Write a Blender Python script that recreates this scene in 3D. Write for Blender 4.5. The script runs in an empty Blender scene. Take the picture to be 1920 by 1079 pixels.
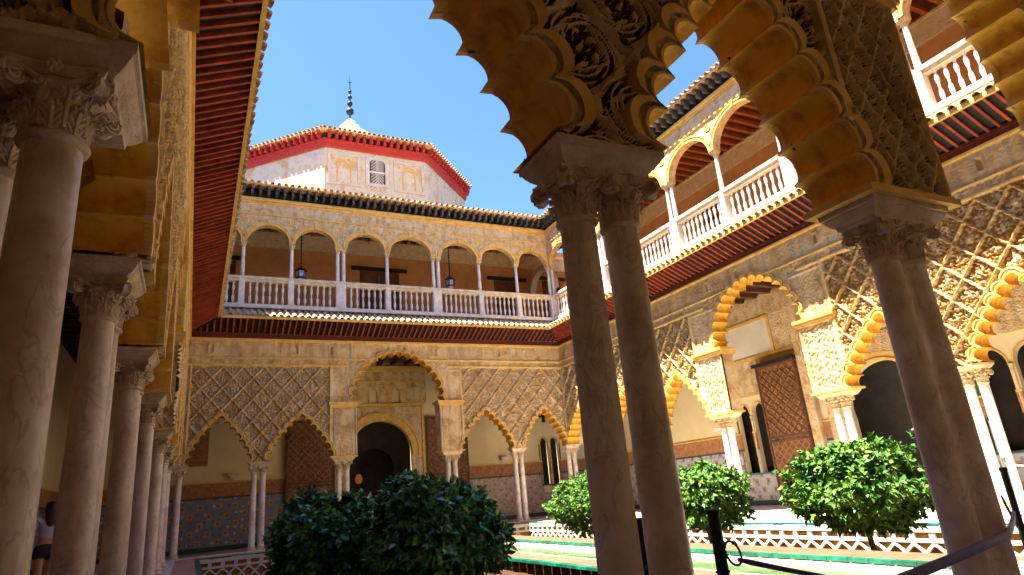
import bpy, math, random
import numpy as np
from mathutils import Vector, Matrix
from mathutils.geometry import tessellate_polygon
random.seed(7); rng = np.random.default_rng(7)
scene = bpy.context.scene
COL = scene.collection
R = math.radians

# ------------------------------------------------------------------ camera
cam_d = bpy.data.cameras.new('camera'); cam = bpy.data.objects.new('camera', cam_d); COL.objects.link(cam)
scene.camera = cam
cam_d.sensor_width = 36.0; cam_d.lens = 22.34; cam_d.clip_start = 0.05; cam_d.clip_end = 2000
yw, pt, rl = R(27.161), R(17.85), R(5.037)
F = Vector((math.sin(yw)*math.cos(pt), math.cos(yw)*math.cos(pt), math.sin(pt)))
R0 = Vector((math.cos(yw), -math.sin(yw), 0)); U0 = R0.cross(F)
Rr = R0*math.cos(rl) - U0*math.sin(rl); Ur = R0*math.sin(rl) + U0*math.cos(rl)
M = Matrix((Rr, Ur, -F)).transposed().to_4x4(); M.translation = Vector((0, 0, 1.1))
cam.matrix_world = M

# ------------------------------------------------------------------ light
SUN = Vector((-1.0, 0.10, 2.70)).normalized()
elev = math.asin(SUN.z); azim = math.atan2(SUN.x, SUN.y)
world = bpy.data.worlds.new('World'); scene.world = world; world.use_nodes = True
wn = world.node_tree.nodes; wl = world.node_tree.links
sky = wn.new('ShaderNodeTexSky'); sky.sky_type = 'NISHITA'; sky.sun_disc = False
sky.sun_elevation = elev; sky.sun_rotation = azim
sky.air_density = 1.0; sky.dust_density = 0.6; sky.ozone_density = 3.0; sky.altitude = 0
tint = wn.new('ShaderNodeMix'); tint.data_type = 'RGBA'; tint.blend_type = 'MULTIPLY'; tint.inputs['Factor'].default_value = 1.0
ti = [i for i in tint.inputs if i.type == 'RGBA']; ti[1].default_value = (0.50, 0.665, 0.92, 1)
wl.new(sky.outputs[0], ti[0]); wl.new([o for o in tint.outputs if o.type == 'RGBA'][0], wn['Background'].inputs[0]); wn['Background'].inputs[1].default_value = 0.058
sl = bpy.data.lights.new('sun', 'SUN'); sun = bpy.data.objects.new('sun', sl); COL.objects.link(sun)
sl.energy = 4.4; sl.angle = R(0.53); sl.color = (1.0, 0.93, 0.80)
sun.rotation_euler = (-SUN).to_track_quat('-Z', 'Y').to_euler()
vs = scene.view_settings
vs.view_transform = 'Standard'; vs.look = 'None'; vs.gamma = 1.0; vs.use_curve_mapping = False
vs.exposure = 2.98
scene.cycles.use_denoising = True
scene.cycles.max_bounces = 8; scene.cycles.diffuse_bounces = 6; scene.cycles.glossy_bounces = 3
scene.cycles.transmission_bounces = 4; scene.cycles.caustics_reflective = False; scene.cycles.caustics_refractive = False

# ------------------------------------------------------------------ materials
def lk(nt, a, b): nt.links.new(a, b)
def mat(name, cols, scale=4.0, rough=0.85, bump=0.0, bscale=60.0, voronoi=False, detail=6.0, metallic=0.0, extra=None, vary=0.0, spec=0.3, contrast=(0.35, 0.65)):
    m = bpy.data.materials.new(name); m.use_nodes = True
    nt = m.node_tree; n = nt.nodes; bs = n['Principled BSDF']
    bs.inputs['Roughness'].default_value = rough; bs.inputs['Metallic'].default_value = metallic
    bs.inputs['Specular IOR Level'].default_value = spec
    tc = n.new('ShaderNodeTexCoord')
    no = n.new('ShaderNodeTexNoise'); no.inputs['Scale'].default_value = scale; no.inputs['Detail'].default_value = detail
    no.inputs['Roughness'].default_value = 0.65
    oi = n.new('ShaderNodeObjectInfo'); sc_ = n.new('ShaderNodeMath'); sc_.operation = 'MULTIPLY'; sc_.inputs[1].default_value = 37.0; lk(nt, oi.outputs['Random'], sc_.inputs[0])
    va = n.new('ShaderNodeVectorMath'); va.operation = 'ADD'; lk(nt, tc.outputs['Object'], va.inputs[0]); lk(nt, sc_.outputs[0], va.inputs[1])
    class TC: outputs = {'Object': va.outputs[0]}
    tc = TC
    lk(nt, tc.outputs['Object'], no.inputs['Vector'])
    cr = n.new('ShaderNodeValToRGB'); e = cr.color_ramp.elements
    k = len(cols)
    e[0].position = contrast[0]; e[1].position = contrast[1]
    e[0].color = (*cols[0], 1); e[1].color = (*cols[-1], 1)
    for i in range(1, k-1):
        q = e.new(contrast[0] + (contrast[1]-contrast[0])*i/(k-1)); q.color = (*cols[i], 1)
    lk(nt, no.outputs['Fac'], cr.inputs['Fac'])
    out = cr.outputs['Color']
    if bump > 0:
        if voronoi:
            b = n.new('ShaderNodeTexVoronoi'); b.inputs['Scale'].default_value = bscale; bo = b.outputs['Distance']
        else:
            b = n.new('ShaderNodeTexNoise'); b.inputs['Scale'].default_value = bscale; b.inputs['Detail'].default_value = 5; bo = b.outputs['Fac']
        lk(nt, tc.outputs['Object'], b.inputs['Vector'])
        bn = n.new('ShaderNodeBump'); bn.inputs['Strength'].default_value = bump; bn.inputs['Distance'].default_value = 0.02
        lk(nt, bo, bn.inputs['Height']); lk(nt, bn.outputs['Normal'], bs.inputs['Normal'])
    if extra: out = extra(nt, n, tc, out)
    hv = n.new('ShaderNodeHueSaturation'); mr = n.new('ShaderNodeMapRange'); mr.inputs[3].default_value = 1-vary; mr.inputs[4].default_value = 1+vary
    lk(nt, oi.outputs['Random'], mr.inputs[0]); lk(nt, mr.outputs[0], hv.inputs['Value']); lk(nt, out, hv.inputs['Color']); out = hv.outputs[0]
    lk(nt, out, bs.inputs['Base Color'])
    return m

def mixc(nt, n, fac, a, b, mode='MIX'):
    mx = n.new('ShaderNodeMix'); mx.data_type = 'RGBA'; mx.blend_type = mode
    if hasattr(fac, 'is_linked'): lk(nt, fac, mx.inputs['Factor'])
    else: mx.inputs['Factor'].default_value = fac
    for v, s in ((a, 'A'), (b, 'B')):
        i = [x for x in mx.inputs if x.name == s and x.type == 'RGBA'][0]
        if hasattr(v, 'is_linked'): lk(nt, v, i)
        else: i.default_value = (*v, 1)
    return [x for x in mx.outputs if x.type == 'RGBA'][0]

def streaks(col, amount=0.5, sc=(6, 6, 0.7), lo=0.48, hi=0.72):
    def f(nt, n, tc, out):
        mp = n.new('ShaderNodeMapping'); mp.inputs['Scale'].default_value = sc
        lk(nt, tc.outputs['Object'], mp.inputs['Vector'])
        no = n.new('ShaderNodeTexNoise'); no.inputs['Scale'].default_value = 1.0; no.inputs['Detail'].default_value = 7
        lk(nt, mp.outputs[0], no.inputs['Vector'])
        r = n.new('ShaderNodeMapRange'); r.inputs[1].default_value = lo; r.inputs[2].default_value = hi; r.inputs[4].default_value = amount
        lk(nt, no.outputs['Fac'], r.inputs[0])
        return mixc(nt, n, r.outputs[0], out, col)
    return f

def veins(col, amount=0.6, scale=2.2):
    def f(nt, n, tc, out):
        mp = n.new('ShaderNodeMapping'); mp.inputs['Scale'].default_value = (1.6, 1.6, 0.8); mp.inputs['Rotation'].default_value = (0.3, 0.5, 0.2)
        lk(nt, tc.outputs['Object'], mp.inputs['Vector'])
        no = n.new('ShaderNodeTexNoise'); no.inputs['Scale'].default_value = scale; no.inputs['Detail'].default_value = 9; no.inputs['Distortion'].default_value = 1.2
        lk(nt, mp.outputs[0], no.inputs['Vector'])
        a = n.new('ShaderNodeMath'); a.operation = 'SUBTRACT'; a.inputs[1].default_value = 0.5; lk(nt, no.outputs['Fac'], a.inputs[0])
        b = n.new('ShaderNodeMath'); b.operation = 'ABSOLUTE'; lk(nt, a.outputs[0], b.inputs[0])
        r = n.new('ShaderNodeMapRange'); r.inputs[1].default_value = 0.0; r.inputs[2].default_value = 0.022; r.inputs[3].default_value = amount; r.inputs[4].default_value = 0.0
        lk(nt, b.outputs[0], r.inputs[0])
        return mixc(nt, n, r.outputs[0], out, col)
    return f

M_stucco = mat('stucco', [(0.42, 0.25, 0.11), (0.66, 0.44, 0.20), (0.70, 0.56, 0.34)], 2.2, 0.95, 0.5, 90, extra=streaks((0.30, 0.24, 0.19), 0.6))
M_stucco_fine = mat('carved_stucco', [(0.44, 0.27, 0.12), (0.67, 0.46, 0.22), (0.70, 0.57, 0.38)], 3.5, 0.95, 1.0, 22, voronoi=True, extra=streaks((0.30, 0.24, 0.18), 0.55))
M_gold = mat('ochre_plaster', [(0.55, 0.25, 0.025), (0.76, 0.42, 0.045), (0.80, 0.47, 0.08)], 4.0, 0.85, 0.6, 11, extra=streaks((0.26, 0.10, 0.02), 0.55, (9, 9, 1.2), 0.52, 0.75))
M_gdark = mat('dark_recess_ground', [(0.055, 0.03, 0.02), (0.12, 0.07, 0.04)], 8, 0.95)  # ground colours for the recessed faces of the carving, picked by depth
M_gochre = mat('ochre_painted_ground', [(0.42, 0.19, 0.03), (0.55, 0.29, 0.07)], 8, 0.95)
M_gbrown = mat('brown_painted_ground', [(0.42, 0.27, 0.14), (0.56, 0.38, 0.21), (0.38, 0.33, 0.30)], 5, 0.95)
M_ochre = mat('ochre_moulding', [(0.60, 0.34, 0.07), (0.80, 0.52, 0.16)], 4.0, 0.85, 0.2, 60)
M_cream = mat('cream_wall', [(0.66, 0.52, 0.29), (0.76, 0.62, 0.37)], 0.8, 0.9, 0.1, 40)
M_pale = mat('pale_panel', [(0.66, 0.60, 0.50), (0.76, 0.70, 0.60)], 1.5, 0.8, 0.1, 40)
M_terra = mat('terracotta_wall', [(0.42, 0.20, 0.075), (0.56, 0.29, 0.12)], 1.5, 0.9, 0.15, 30)
M_marble = mat('marble', [(0.44, 0.31, 0.22), (0.64, 0.53, 0.43), (0.78, 0.70, 0.63)], 3.4, 0.42, 0.08, 40, vary=0.08, extra=veins((0.22, 0.13, 0.09), 0.38, 4.0), spec=0.45, contrast=(0.3, 0.7))
M_marble_w = mat('white_marble', [(0.56, 0.50, 0.42), (0.78, 0.73, 0.66)], 3.0, 0.5, 0.1, 30, spec=0.4, vary=0.07, extra=veins((0.45, 0.40, 0.36), 0.3))
M_capital = mat('capital_stone', [(0.46, 0.33, 0.22), (0.72, 0.58, 0.43)], 7.0, 0.8, 0.35, 60)
M_capital_w = mat('warm_capital_stone', [(0.52, 0.36, 0.16), (0.70, 0.56, 0.34)], 7.0, 0.8, 0.35, 60)
M_red = mat('red_wood', [(0.17, 0.022, 0.010), (0.36, 0.055, 0.02)], 5.0, 0.65, 0.2, 30, vary=0.28)
M_reddark = mat('dark_red_wood', [(0.07, 0.014, 0.009), (0.13, 0.025, 0.012)], 5.0, 0.65, 0.2, 30)
M_black = mat('black_timber', [(0.010, 0.008, 0.007), (0.024, 0.018, 0.015)], 5.0, 0.7, 0.2, 30)
M_corbel = mat('grey_timber', [(0.05, 0.042, 0.04), (0.12, 0.10, 0.085)], 5.0, 0.7, 0.2, 30, vary=0.3)
M_dark = mat('dark_interior', [(0.012, 0.009, 0.008), (0.03, 0.02, 0.016)], 2.0, 0.9)  # near-black colour stands for the darkness of unlit rooms
M_rail = mat('weathered_rail_stone', [(0.50, 0.40, 0.26), (0.72, 0.62, 0.46)], 5.0, 0.8, 0.2, 30)
M_band = mat('pale_carved_band', [(0.55, 0.40, 0.22), (0.68, 0.56, 0.38)], 5.0, 0.9, 0.8, 16, voronoi=True)
M_joist = mat('orange_red_joist', [(0.30, 0.07, 0.018), (0.46, 0.12, 0.03)], 5.0, 0.6, 0.2, 30)
M_room = mat('room_shade_grey', [(0.10, 0.09, 0.08), (0.15, 0.135, 0.12)], 2.0, 0.9)  # colour lowered to stand for the dimness inside the room
M_tile = mat('roof_tile', [(0.36, 0.19, 0.075), (0.54, 0.34, 0.16), (0.62, 0.50, 0.34)], 6.0, 0.8, 0.2, 40, vary=0.22)
M_tile_mix = mat('weathered_glazed_tile', [(0.20, 0.24, 0.17), (0.50, 0.42, 0.26), (0.70, 0.62, 0.45)], 5.0, 0.5, 0.2, 40)
M_green = mat('green_glaze', [(0.006, 0.08, 0.05), (0.014, 0.16, 0.10)], 8.0, 0.3, 0.1, 20, spec=0.5, vary=0.35)
M_tower = mat('tower_plaster', [(0.50, 0.43, 0.30), (0.62, 0.55, 0.42), (0.46, 0.43, 0.37)], 1.6, 0.9, 0.3, 12, extra=streaks((0.50, 0.34, 0.13), 0.8, (1.6, 1.6, 1.1), 0.54, 0.62))
M_towerred = mat('red_painted_cornice', [(0.30, 0.025, 0.02), (0.46, 0.045, 0.035)], 6.0, 0.7, 0.1, 20)
M_iron = mat('iron', [(0.012, 0.012, 0.014), (0.03, 0.03, 0.032)], 10.0, 0.5, 0.1, 30, metallic=0.3)
M_lead = mat('lantern_glass', [(0.35, 0.42, 0.52), (0.5, 0.56, 0.64)], 5, 0.15, spec=0.6)
M_leafd = mat('shaded_tree_leaf', [(0.012, 0.05, 0.015), (0.05, 0.20, 0.055), (0.13, 0.36, 0.09)], 5.0, 0.3, spec=0.5)  # copy of the leaf colour for shaded trees, lightened to offset their shade
M_leafl = mat('bright_leaf', [(0.018, 0.065, 0.010), (0.065, 0.175, 0.02), (0.17, 0.27, 0.03)], 5.0, 0.6, spec=0.3)  # lit copy of the leaf colour, for the trees in sun
M_bark = mat('bark', [(0.06, 0.035, 0.02), (0.14, 0.09, 0.05)], 12.0, 0.9, 0.5, 30)
M_white = mat('white_paint', [(0.50, 0.46, 0.38), (0.64, 0.60, 0.52)], 3.0, 0.8, 0.1, 30)
M_bedback = mat('ochre_bed_wall', [(0.20, 0.085, 0.015), (0.32, 0.15, 0.03)], 4, 0.9, 0.2, 30)
M_soil = mat('soil', [(0.07, 0.045, 0.025), (0.14, 0.09, 0.05)], 6, 1.0, 0.6, 30)
M_rope = mat('purple_strap', [(0.06, 0.045, 0.17), (0.10, 0.075, 0.26)], 10, 0.6)
M_silver = mat('steel', [(0.5, 0.5, 0.52), (0.65, 0.65, 0.68)], 10, 0.3, metallic=0.8)
M_skin = mat('skin', [(0.40, 0.20, 0.12), (0.50, 0.27, 0.17)], 5, 0.6)
M_shirt = mat('lavender_cloth', [(0.42, 0.40, 0.62), (0.52, 0.50, 0.70)], 8, 0.9, 0.2, 30)
M_short = mat('black_cloth', [(0.012, 0.012, 0.02), (0.03, 0.03, 0.04)], 8, 0.9)
M_hair = mat('dark_hair', [(0.01, 0.007, 0.006), (0.03, 0.018, 0.012)], 20, 0.5)

def door_extra(nt, n, tc, out):
    mp = n.new('ShaderNodeMapping'); mp.inputs['Scale'].default_value = (5.2, 5.2, 5.2); mp.inputs['Rotation'].default_value = (0, R(45), 0)
    lk(nt, tc.outputs['Object'], mp.inputs['Vector'])
    v = n.new('ShaderNodeTexVoronoi'); v.feature = 'DISTANCE_TO_EDGE'; v.inputs['Randomness'].default_value = 0.35; v.inputs['Scale'].default_value = 1.0
    lk(nt, mp.outputs[0], v.inputs['Vector'])
    r = n.new('ShaderNodeMapRange'); r.inputs[1].default_value = 0.03; r.inputs[2].default_value = 0.09; r.inputs[3].default_value = 0.75; r.inputs[4].default_value = 0.0
    lk(nt, v.outputs['Distance'], r.inputs[0])
    return mixc(nt, n, r.outputs[0], out, (0.42, 0.20, 0.06))
M_door = mat('carved_wood_door', [(0.11, 0.045, 0.022), (0.22, 0.09, 0.035)], 3.0, 0.6, 0.6, 14, voronoi=True, extra=door_extra)
M_wood = mat('brown_wood', [(0.07, 0.03, 0.015), (0.16, 0.065, 0.03)], 3.0, 0.6, 0.3, 14)

def azulejo(base, alt1, alt2, period=0.42):
    """glazed mosaic: repeated star rosettes laid out with math on object coordinates (flat print)"""
    m = bpy.data.materials.new('mosaic_tile'); m.use_nodes = True; nt = m.node_tree; n = nt.nodes; bs = n['Principled BSDF']
    bs.inputs['Roughness'].default_value = 0.3
    tc = n.new('ShaderNodeTexCoord'); sp = n.new('ShaderNodeSeparateXYZ'); lk(nt, tc.outputs['Object'], sp.inputs[0])
    cb = n.new('ShaderNodeCombineXYZ'); lk(nt, sp.outputs[0], cb.inputs[0]); lk(nt, sp.outputs[2], cb.inputs[1])
    def layer(rot, sc, rnd, feat='F1'):
        mp = n.new('ShaderNodeMapping'); mp.inputs['Rotation'].default_value = (0, 0, R(rot)); mp.inputs['Scale'].default_value = (sc, sc, sc)
        lk(nt, cb.outputs[0], mp.inputs['Vector'])
        v = n.new('ShaderNodeTexVoronoi'); v.inputs['Scale'].default_value = 1.0; v.inputs['Randomness'].default_value = rnd; v.distance = 'MINKOWSKI'; v.inputs['Exponent'].default_value = 0.8
        v.voronoi_dimensions = '2D'
        lk(nt, mp.outputs[0], v.inputs['Vector']); return v
    a = layer(45, 1/period*1.4, 0.12); b = layer(0, 1/period*2.4, 0.25)
    def thr(sock, x0, x1, hi):
        r = n.new('ShaderNodeMapRange'); r.inputs[1].default_value = x0; r.inputs[2].default_value = x1; r.inputs[3].default_value = hi; r.inputs[4].default_value = 0
        lk(nt, sock, r.inputs[0]); return r.outputs[0]
    no = n.new('ShaderNodeTexNoise'); no.inputs['Scale'].default_value = 2.0; lk(nt, tc.outputs['Object'], no.inputs['Vector'])
    c0 = mixc(nt, n, no.outputs['Fac'], base, tuple(x*1.5 for x in base))
    mb = thr(b.outputs['Distance'], 0.30, 0.34, 0.7)
    # small lozenges coloured cell by cell
    wn_ = n.new('ShaderNodeTexWhiteNoise'); wn_.noise_dimensions = '2D'; lk(nt, b.outputs['Position'], wn_.inputs['Vector'])
    gt = n.new('ShaderNodeMath'); gt.operation = 'GREATER_THAN'; gt.inputs[1].default_value = 0.6; lk(nt, wn_.outputs['Value'], gt.inputs[0])
    cc = mixc(nt, n, gt.outputs[0], alt2, (0.55, 0.50, 0.42))
    c1 = mixc(nt, n, mb, c0, cc)
    ma = thr(a.outputs['Distance'], 0.36, 0.40, 0.9)
    c2 = mixc(nt, n, ma, c1, alt1)
    mc = thr(a.outputs['Distance'], 0.13, 0.16, 1.0)
    c3 = mixc(nt, n, mc, c2, (0.03, 0.12, 0.14))
    lk(nt, c3, bs.inputs['Base Color'])
    return m
M_mosaic = azulejo((0.13, 0.15, 0.21), (0.46, 0.20, 0.055), (0.05, 0.15, 0.17), 0.60)
M_mosaic2 = azulejo((0.34, 0.33, 0.36), (0.42, 0.17, 0.07), (0.05, 0.20, 0.21), 0.5)
M_mosaic3 = azulejo((0.30, 0.23, 0.20), (0.46, 0.22, 0.08), (0.08, 0.13, 0.22), 0.5)
M_teal = mat('dark_teal_tile', [(0.02, 0.05, 0.055), (0.05, 0.10, 0.10)], 6, 0.35)
M_frieze = mat('brown_carved_band', [(0.30, 0.12, 0.05), (0.46, 0.23, 0.11)], 8.0, 0.9, 1.0, 26, voronoi=True)

def brick_mat(name, c1, c2, mortar, sc, bw=0.5, rh=0.25):
    m = bpy.data.materials.new(name); m.use_nodes = True; nt = m.node_tree; n = nt.nodes; bs = n['Principled BSDF']
    bs.inputs['Roughness'].default_value = 0.85
    tc = n.new('ShaderNodeTexCoord'); br = n.new('ShaderNodeTexBrick'); br.inputs['Scale'].default_value = sc
    br.inputs['Color1'].default_value = (*c1, 1); br.inputs['Color2'].default_value = (*c2, 1); br.inputs['Mortar'].default_value = (*mortar, 1)
    br.inputs['Mortar Size'].default_value = 0.012; br.inputs['Brick Width'].default_value = bw; br.inputs['Row Height'].default_value = rh
    lk(nt, tc.outputs['Object'], br.inputs['Vector'])
    no = n.new('ShaderNodeTexNoise'); no.inputs['Scale'].default_value = 3; no.inputs['Detail'].default_value = 6; lk(nt, tc.outputs['Object'], no.inputs['Vector'])
    o = mixc(nt, n, 0.55, br.outputs['Color'], no.outputs['Color'], 'SOFT_LIGHT')
    lk(nt, o, bs.inputs['Base Color'])
    bn = n.new('ShaderNodeBump'); bn.inputs['Strength'].default_value = 0.4; bn.inputs['Distance'].default_value = 0.01
    lk(nt, br.outputs['Fac'], bn.inputs['Height']); bn.invert = True; lk(nt, bn.outputs['Normal'], bs.inputs['Normal'])
    return m
M_brickfloor = brick_mat('brick_floor', (0.42, 0.17, 0.10), (0.52, 0.25, 0.15), (0.40, 0.33, 0.27), 3.2)
M_path = brick_mat('path_brick', (0.12, 0.05, 0.019), (0.155, 0.068, 0.027), (0.14, 0.08, 0.045), 3.2)
M_marblefloor = brick_mat('marble_paving', (0.66, 0.61, 0.54), (0.72, 0.67, 0.60), (0.45, 0.40, 0.34), 1.2, 0.5, 0.5)

def water_mat():
    m = bpy.data.materials.new('pool_water'); m.use_nodes = True; nt = m.node_tree; n = nt.nodes; bs = n['Principled BSDF']
    bs.inputs['Roughness'].default_value = 0.12; bs.inputs['IOR'].default_value = 1.33
    tc = n.new('ShaderNodeTexCoord'); no = n.new('ShaderNodeTexNoise'); no.inputs['Scale'].default_value = 2.2; no.inputs['Detail'].default_value = 5
    lk(nt, tc.outputs['Object'], no.inputs['Vector'])
    cr = n.new('ShaderNodeValToRGB'); e = cr.color_ramp.elements; e[0].position = 0.4; e[1].position = 0.62
    e[0].color = (0.07, 0.11, 0.03, 1); e[1].color = (0.14, 0.19, 0.10, 1); lk(nt, no.outputs['Fac'], cr.inputs['Fac'])
    lk(nt, cr.outputs[0], bs.inputs['Base Color'])
    n2 = n.new('ShaderNodeTexNoise'); n2.inputs['Scale'].default_value = 9; lk(nt, tc.outputs['Object'], n2.inputs['Vector'])
    bn = n.new('ShaderNodeBump'); bn.inputs['Strength'].default_value = 0.15; bn.inputs['Distance'].default_value = 0.02
    lk(nt, n2.outputs['Fac'], bn.inputs['Height']); lk(nt, bn.outputs['Normal'], bs.inputs['Normal'])
    return m
M_water = water_mat()

# ------------------------------------------------------------------ mesh helpers
class MB:
    def __init__(self): self.v = []; self.f = []; self.mi = []; self.cur = 0
    def add(self, vs, fs):
        b = len(self.v); self.v += [tuple(p) for p in vs]
        for f in fs: self.f.append(tuple(i+b for i in f)); self.mi.append(self.cur)
        return self
    def box(self, x0, x1, y0, y1, z0, z1, M=None):
        vs = [Vector((x, y, z)) for z in (z0, z1) for y in (y0, y1) for x in (x0, x1)]
        if M is not None: vs = [M @ p for p in vs]
        return self.add(vs, [(0,2,3,1),(4,5,7,6),(0,1,5,4),(2,6,7,3),(0,4,6,2),(1,3,7,5)])
    def frustum(self, b, t, z0, z1):
        """b,t = (x0,x1,y0,y1)"""
        vs = [(b[0],b[2],z0),(b[1],b[2],z0),(b[1],b[3],z0),(b[0],b[3],z0),(t[0],t[2],z1),(t[1],t[2],z1),(t[1],t[3],z1),(t[0],t[3],z1)]
        return self.add(vs, [(3,2,1,0),(4,5,6,7),(0,1,5,4),(1,2,6,5),(2,3,7,6),(3,0,4,7)])
    def rings(self, rings, closed=True, cap=True):
        n = len(rings[0]); vs = [p for r in rings for p in r]; fs = []
        for i in range(len(rings)-1):
            for j in range(n if closed else n-1):
                k = (j+1) % n; fs.append((i*n+j, i*n+k, (i+1)*n+k, (i+1)*n+j))
        if cap and closed: fs.append(tuple(range(n-1, -1, -1))); fs.append(tuple((len(rings)-1)*n+j for j in range(n)))
        return self.add(vs, fs)
    def lathe(self, prof, n=16, c=(0, 0, 0), cap=True):
        return self.rings([[(c[0]+r*math.cos(2*math.pi*j/n), c[1]+r*math.sin(2*math.pi*j/n), c[2]+z) for j in range(n)] for r, z in prof], cap=cap)
    def tube(self, pts, rad, n=6):
        pts = [Vector(p) for p in pts]; rs = rad if isinstance(rad, (list, tuple)) else [rad]*len(pts); rings = []
        for i, p in enumerate(pts):
            d = (pts[min(i+1, len(pts)-1)]-pts[max(i-1, 0)]).normalized()
            a = Vector((0, 0, 1)) if abs(d.z) < 0.9 else Vector((1, 0, 0))
            x = d.cross(a).normalized(); y = d.cross(x)
            rings.append([p + (x*math.cos(2*math.pi*j/n)+y*math.sin(2*math.pi*j/n))*rs[i] for j in range(n)])
        return self.rings(rings)
    def prism(self, poly, y0, y1):
        """poly in (x,z), extruded along y"""
        n = len(poly); vs = [(x, y0, z) for x, z in poly]+[(x, y1, z) for x, z in poly]
        fs = [(i, (i+1) % n, n+(i+1) % n, n+i) for i in range(n)]
        tri = tessellate_polygon([[Vector((x, z, 0)) for x, z in poly]])
        fs += [tuple(t) for t in tri] + [tuple(n+i for i in t[::-1]) for t in tri]
        return self.add(vs, fs)
    def wall(self, outer, holes, y0, y1):
        """flat wall with holes, (x,z) loops, thickness y0..y1"""
        loops = [outer]+holes; flat = [p for l in loops for p in l]; n = len(flat)
        tri = tessellate_polygon([[Vector((x, z, 0)) for x, z in l] for l in loops])
        vs = [(x, y0, z) for x, z in flat]+[(x, y1, z) for x, z in flat]
        fs = [tuple(t) for t in tri]+[tuple(n+i for i in t[::-1]) for t in tri]
        b = 0
        for l in loops:
            m = len(l)
            for i in range(m): j = (i+1) % m; fs.append((b+i, b+j, n+b+j, n+b+i))
            b += m
        return self.add(vs, fs)
    def mesh(self, name, mats, smooth=False):
        me = bpy.data.meshes.new(name); me.from_pydata(self.v, [], self.f)
        for m in (mats if isinstance(mats, (list, tuple)) else [mats]): me.materials.append(m)
        if any(self.mi): me.polygons.foreach_set('material_index', self.mi)
        if smooth: me.polygons.foreach_set('use_smooth', [True]*len(me.polygons))
        me.update(); return me
    def obj(self, name, mats, parent=None, smooth=False, **kw):
        return place(name, self.mesh(name, mats, smooth), parent, **kw)

def place(name, me, parent=None, loc=(0, 0, 0), rot=(0, 0, 0), scale=(1, 1, 1), label=None, cat=None, group=None, kind=None):
    o = bpy.data.objects.new(name, me); COL.objects.link(o)
    if parent is not None: o.parent = parent
    o.location = loc; o.rotation_euler = rot; o.scale = scale
    if label: o['label'] = label
    if cat: o['category'] = cat
    if group: o['group'] = group
    if kind: o['kind'] = kind
    return o
def thing(name, label, cat, loc=(0, 0, 0), rotz=0.0, group=None):
    return place(name, None, None, loc, (0, 0, rotz), label=label, cat=cat, group=group)

def smooth_by_angle(me, deg=40):
    me.polygons.foreach_set('use_smooth', [True]*len(me.polygons))
    try: me.set_sharp_from_angle(angle=R(deg))
    except Exception: pass

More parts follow.
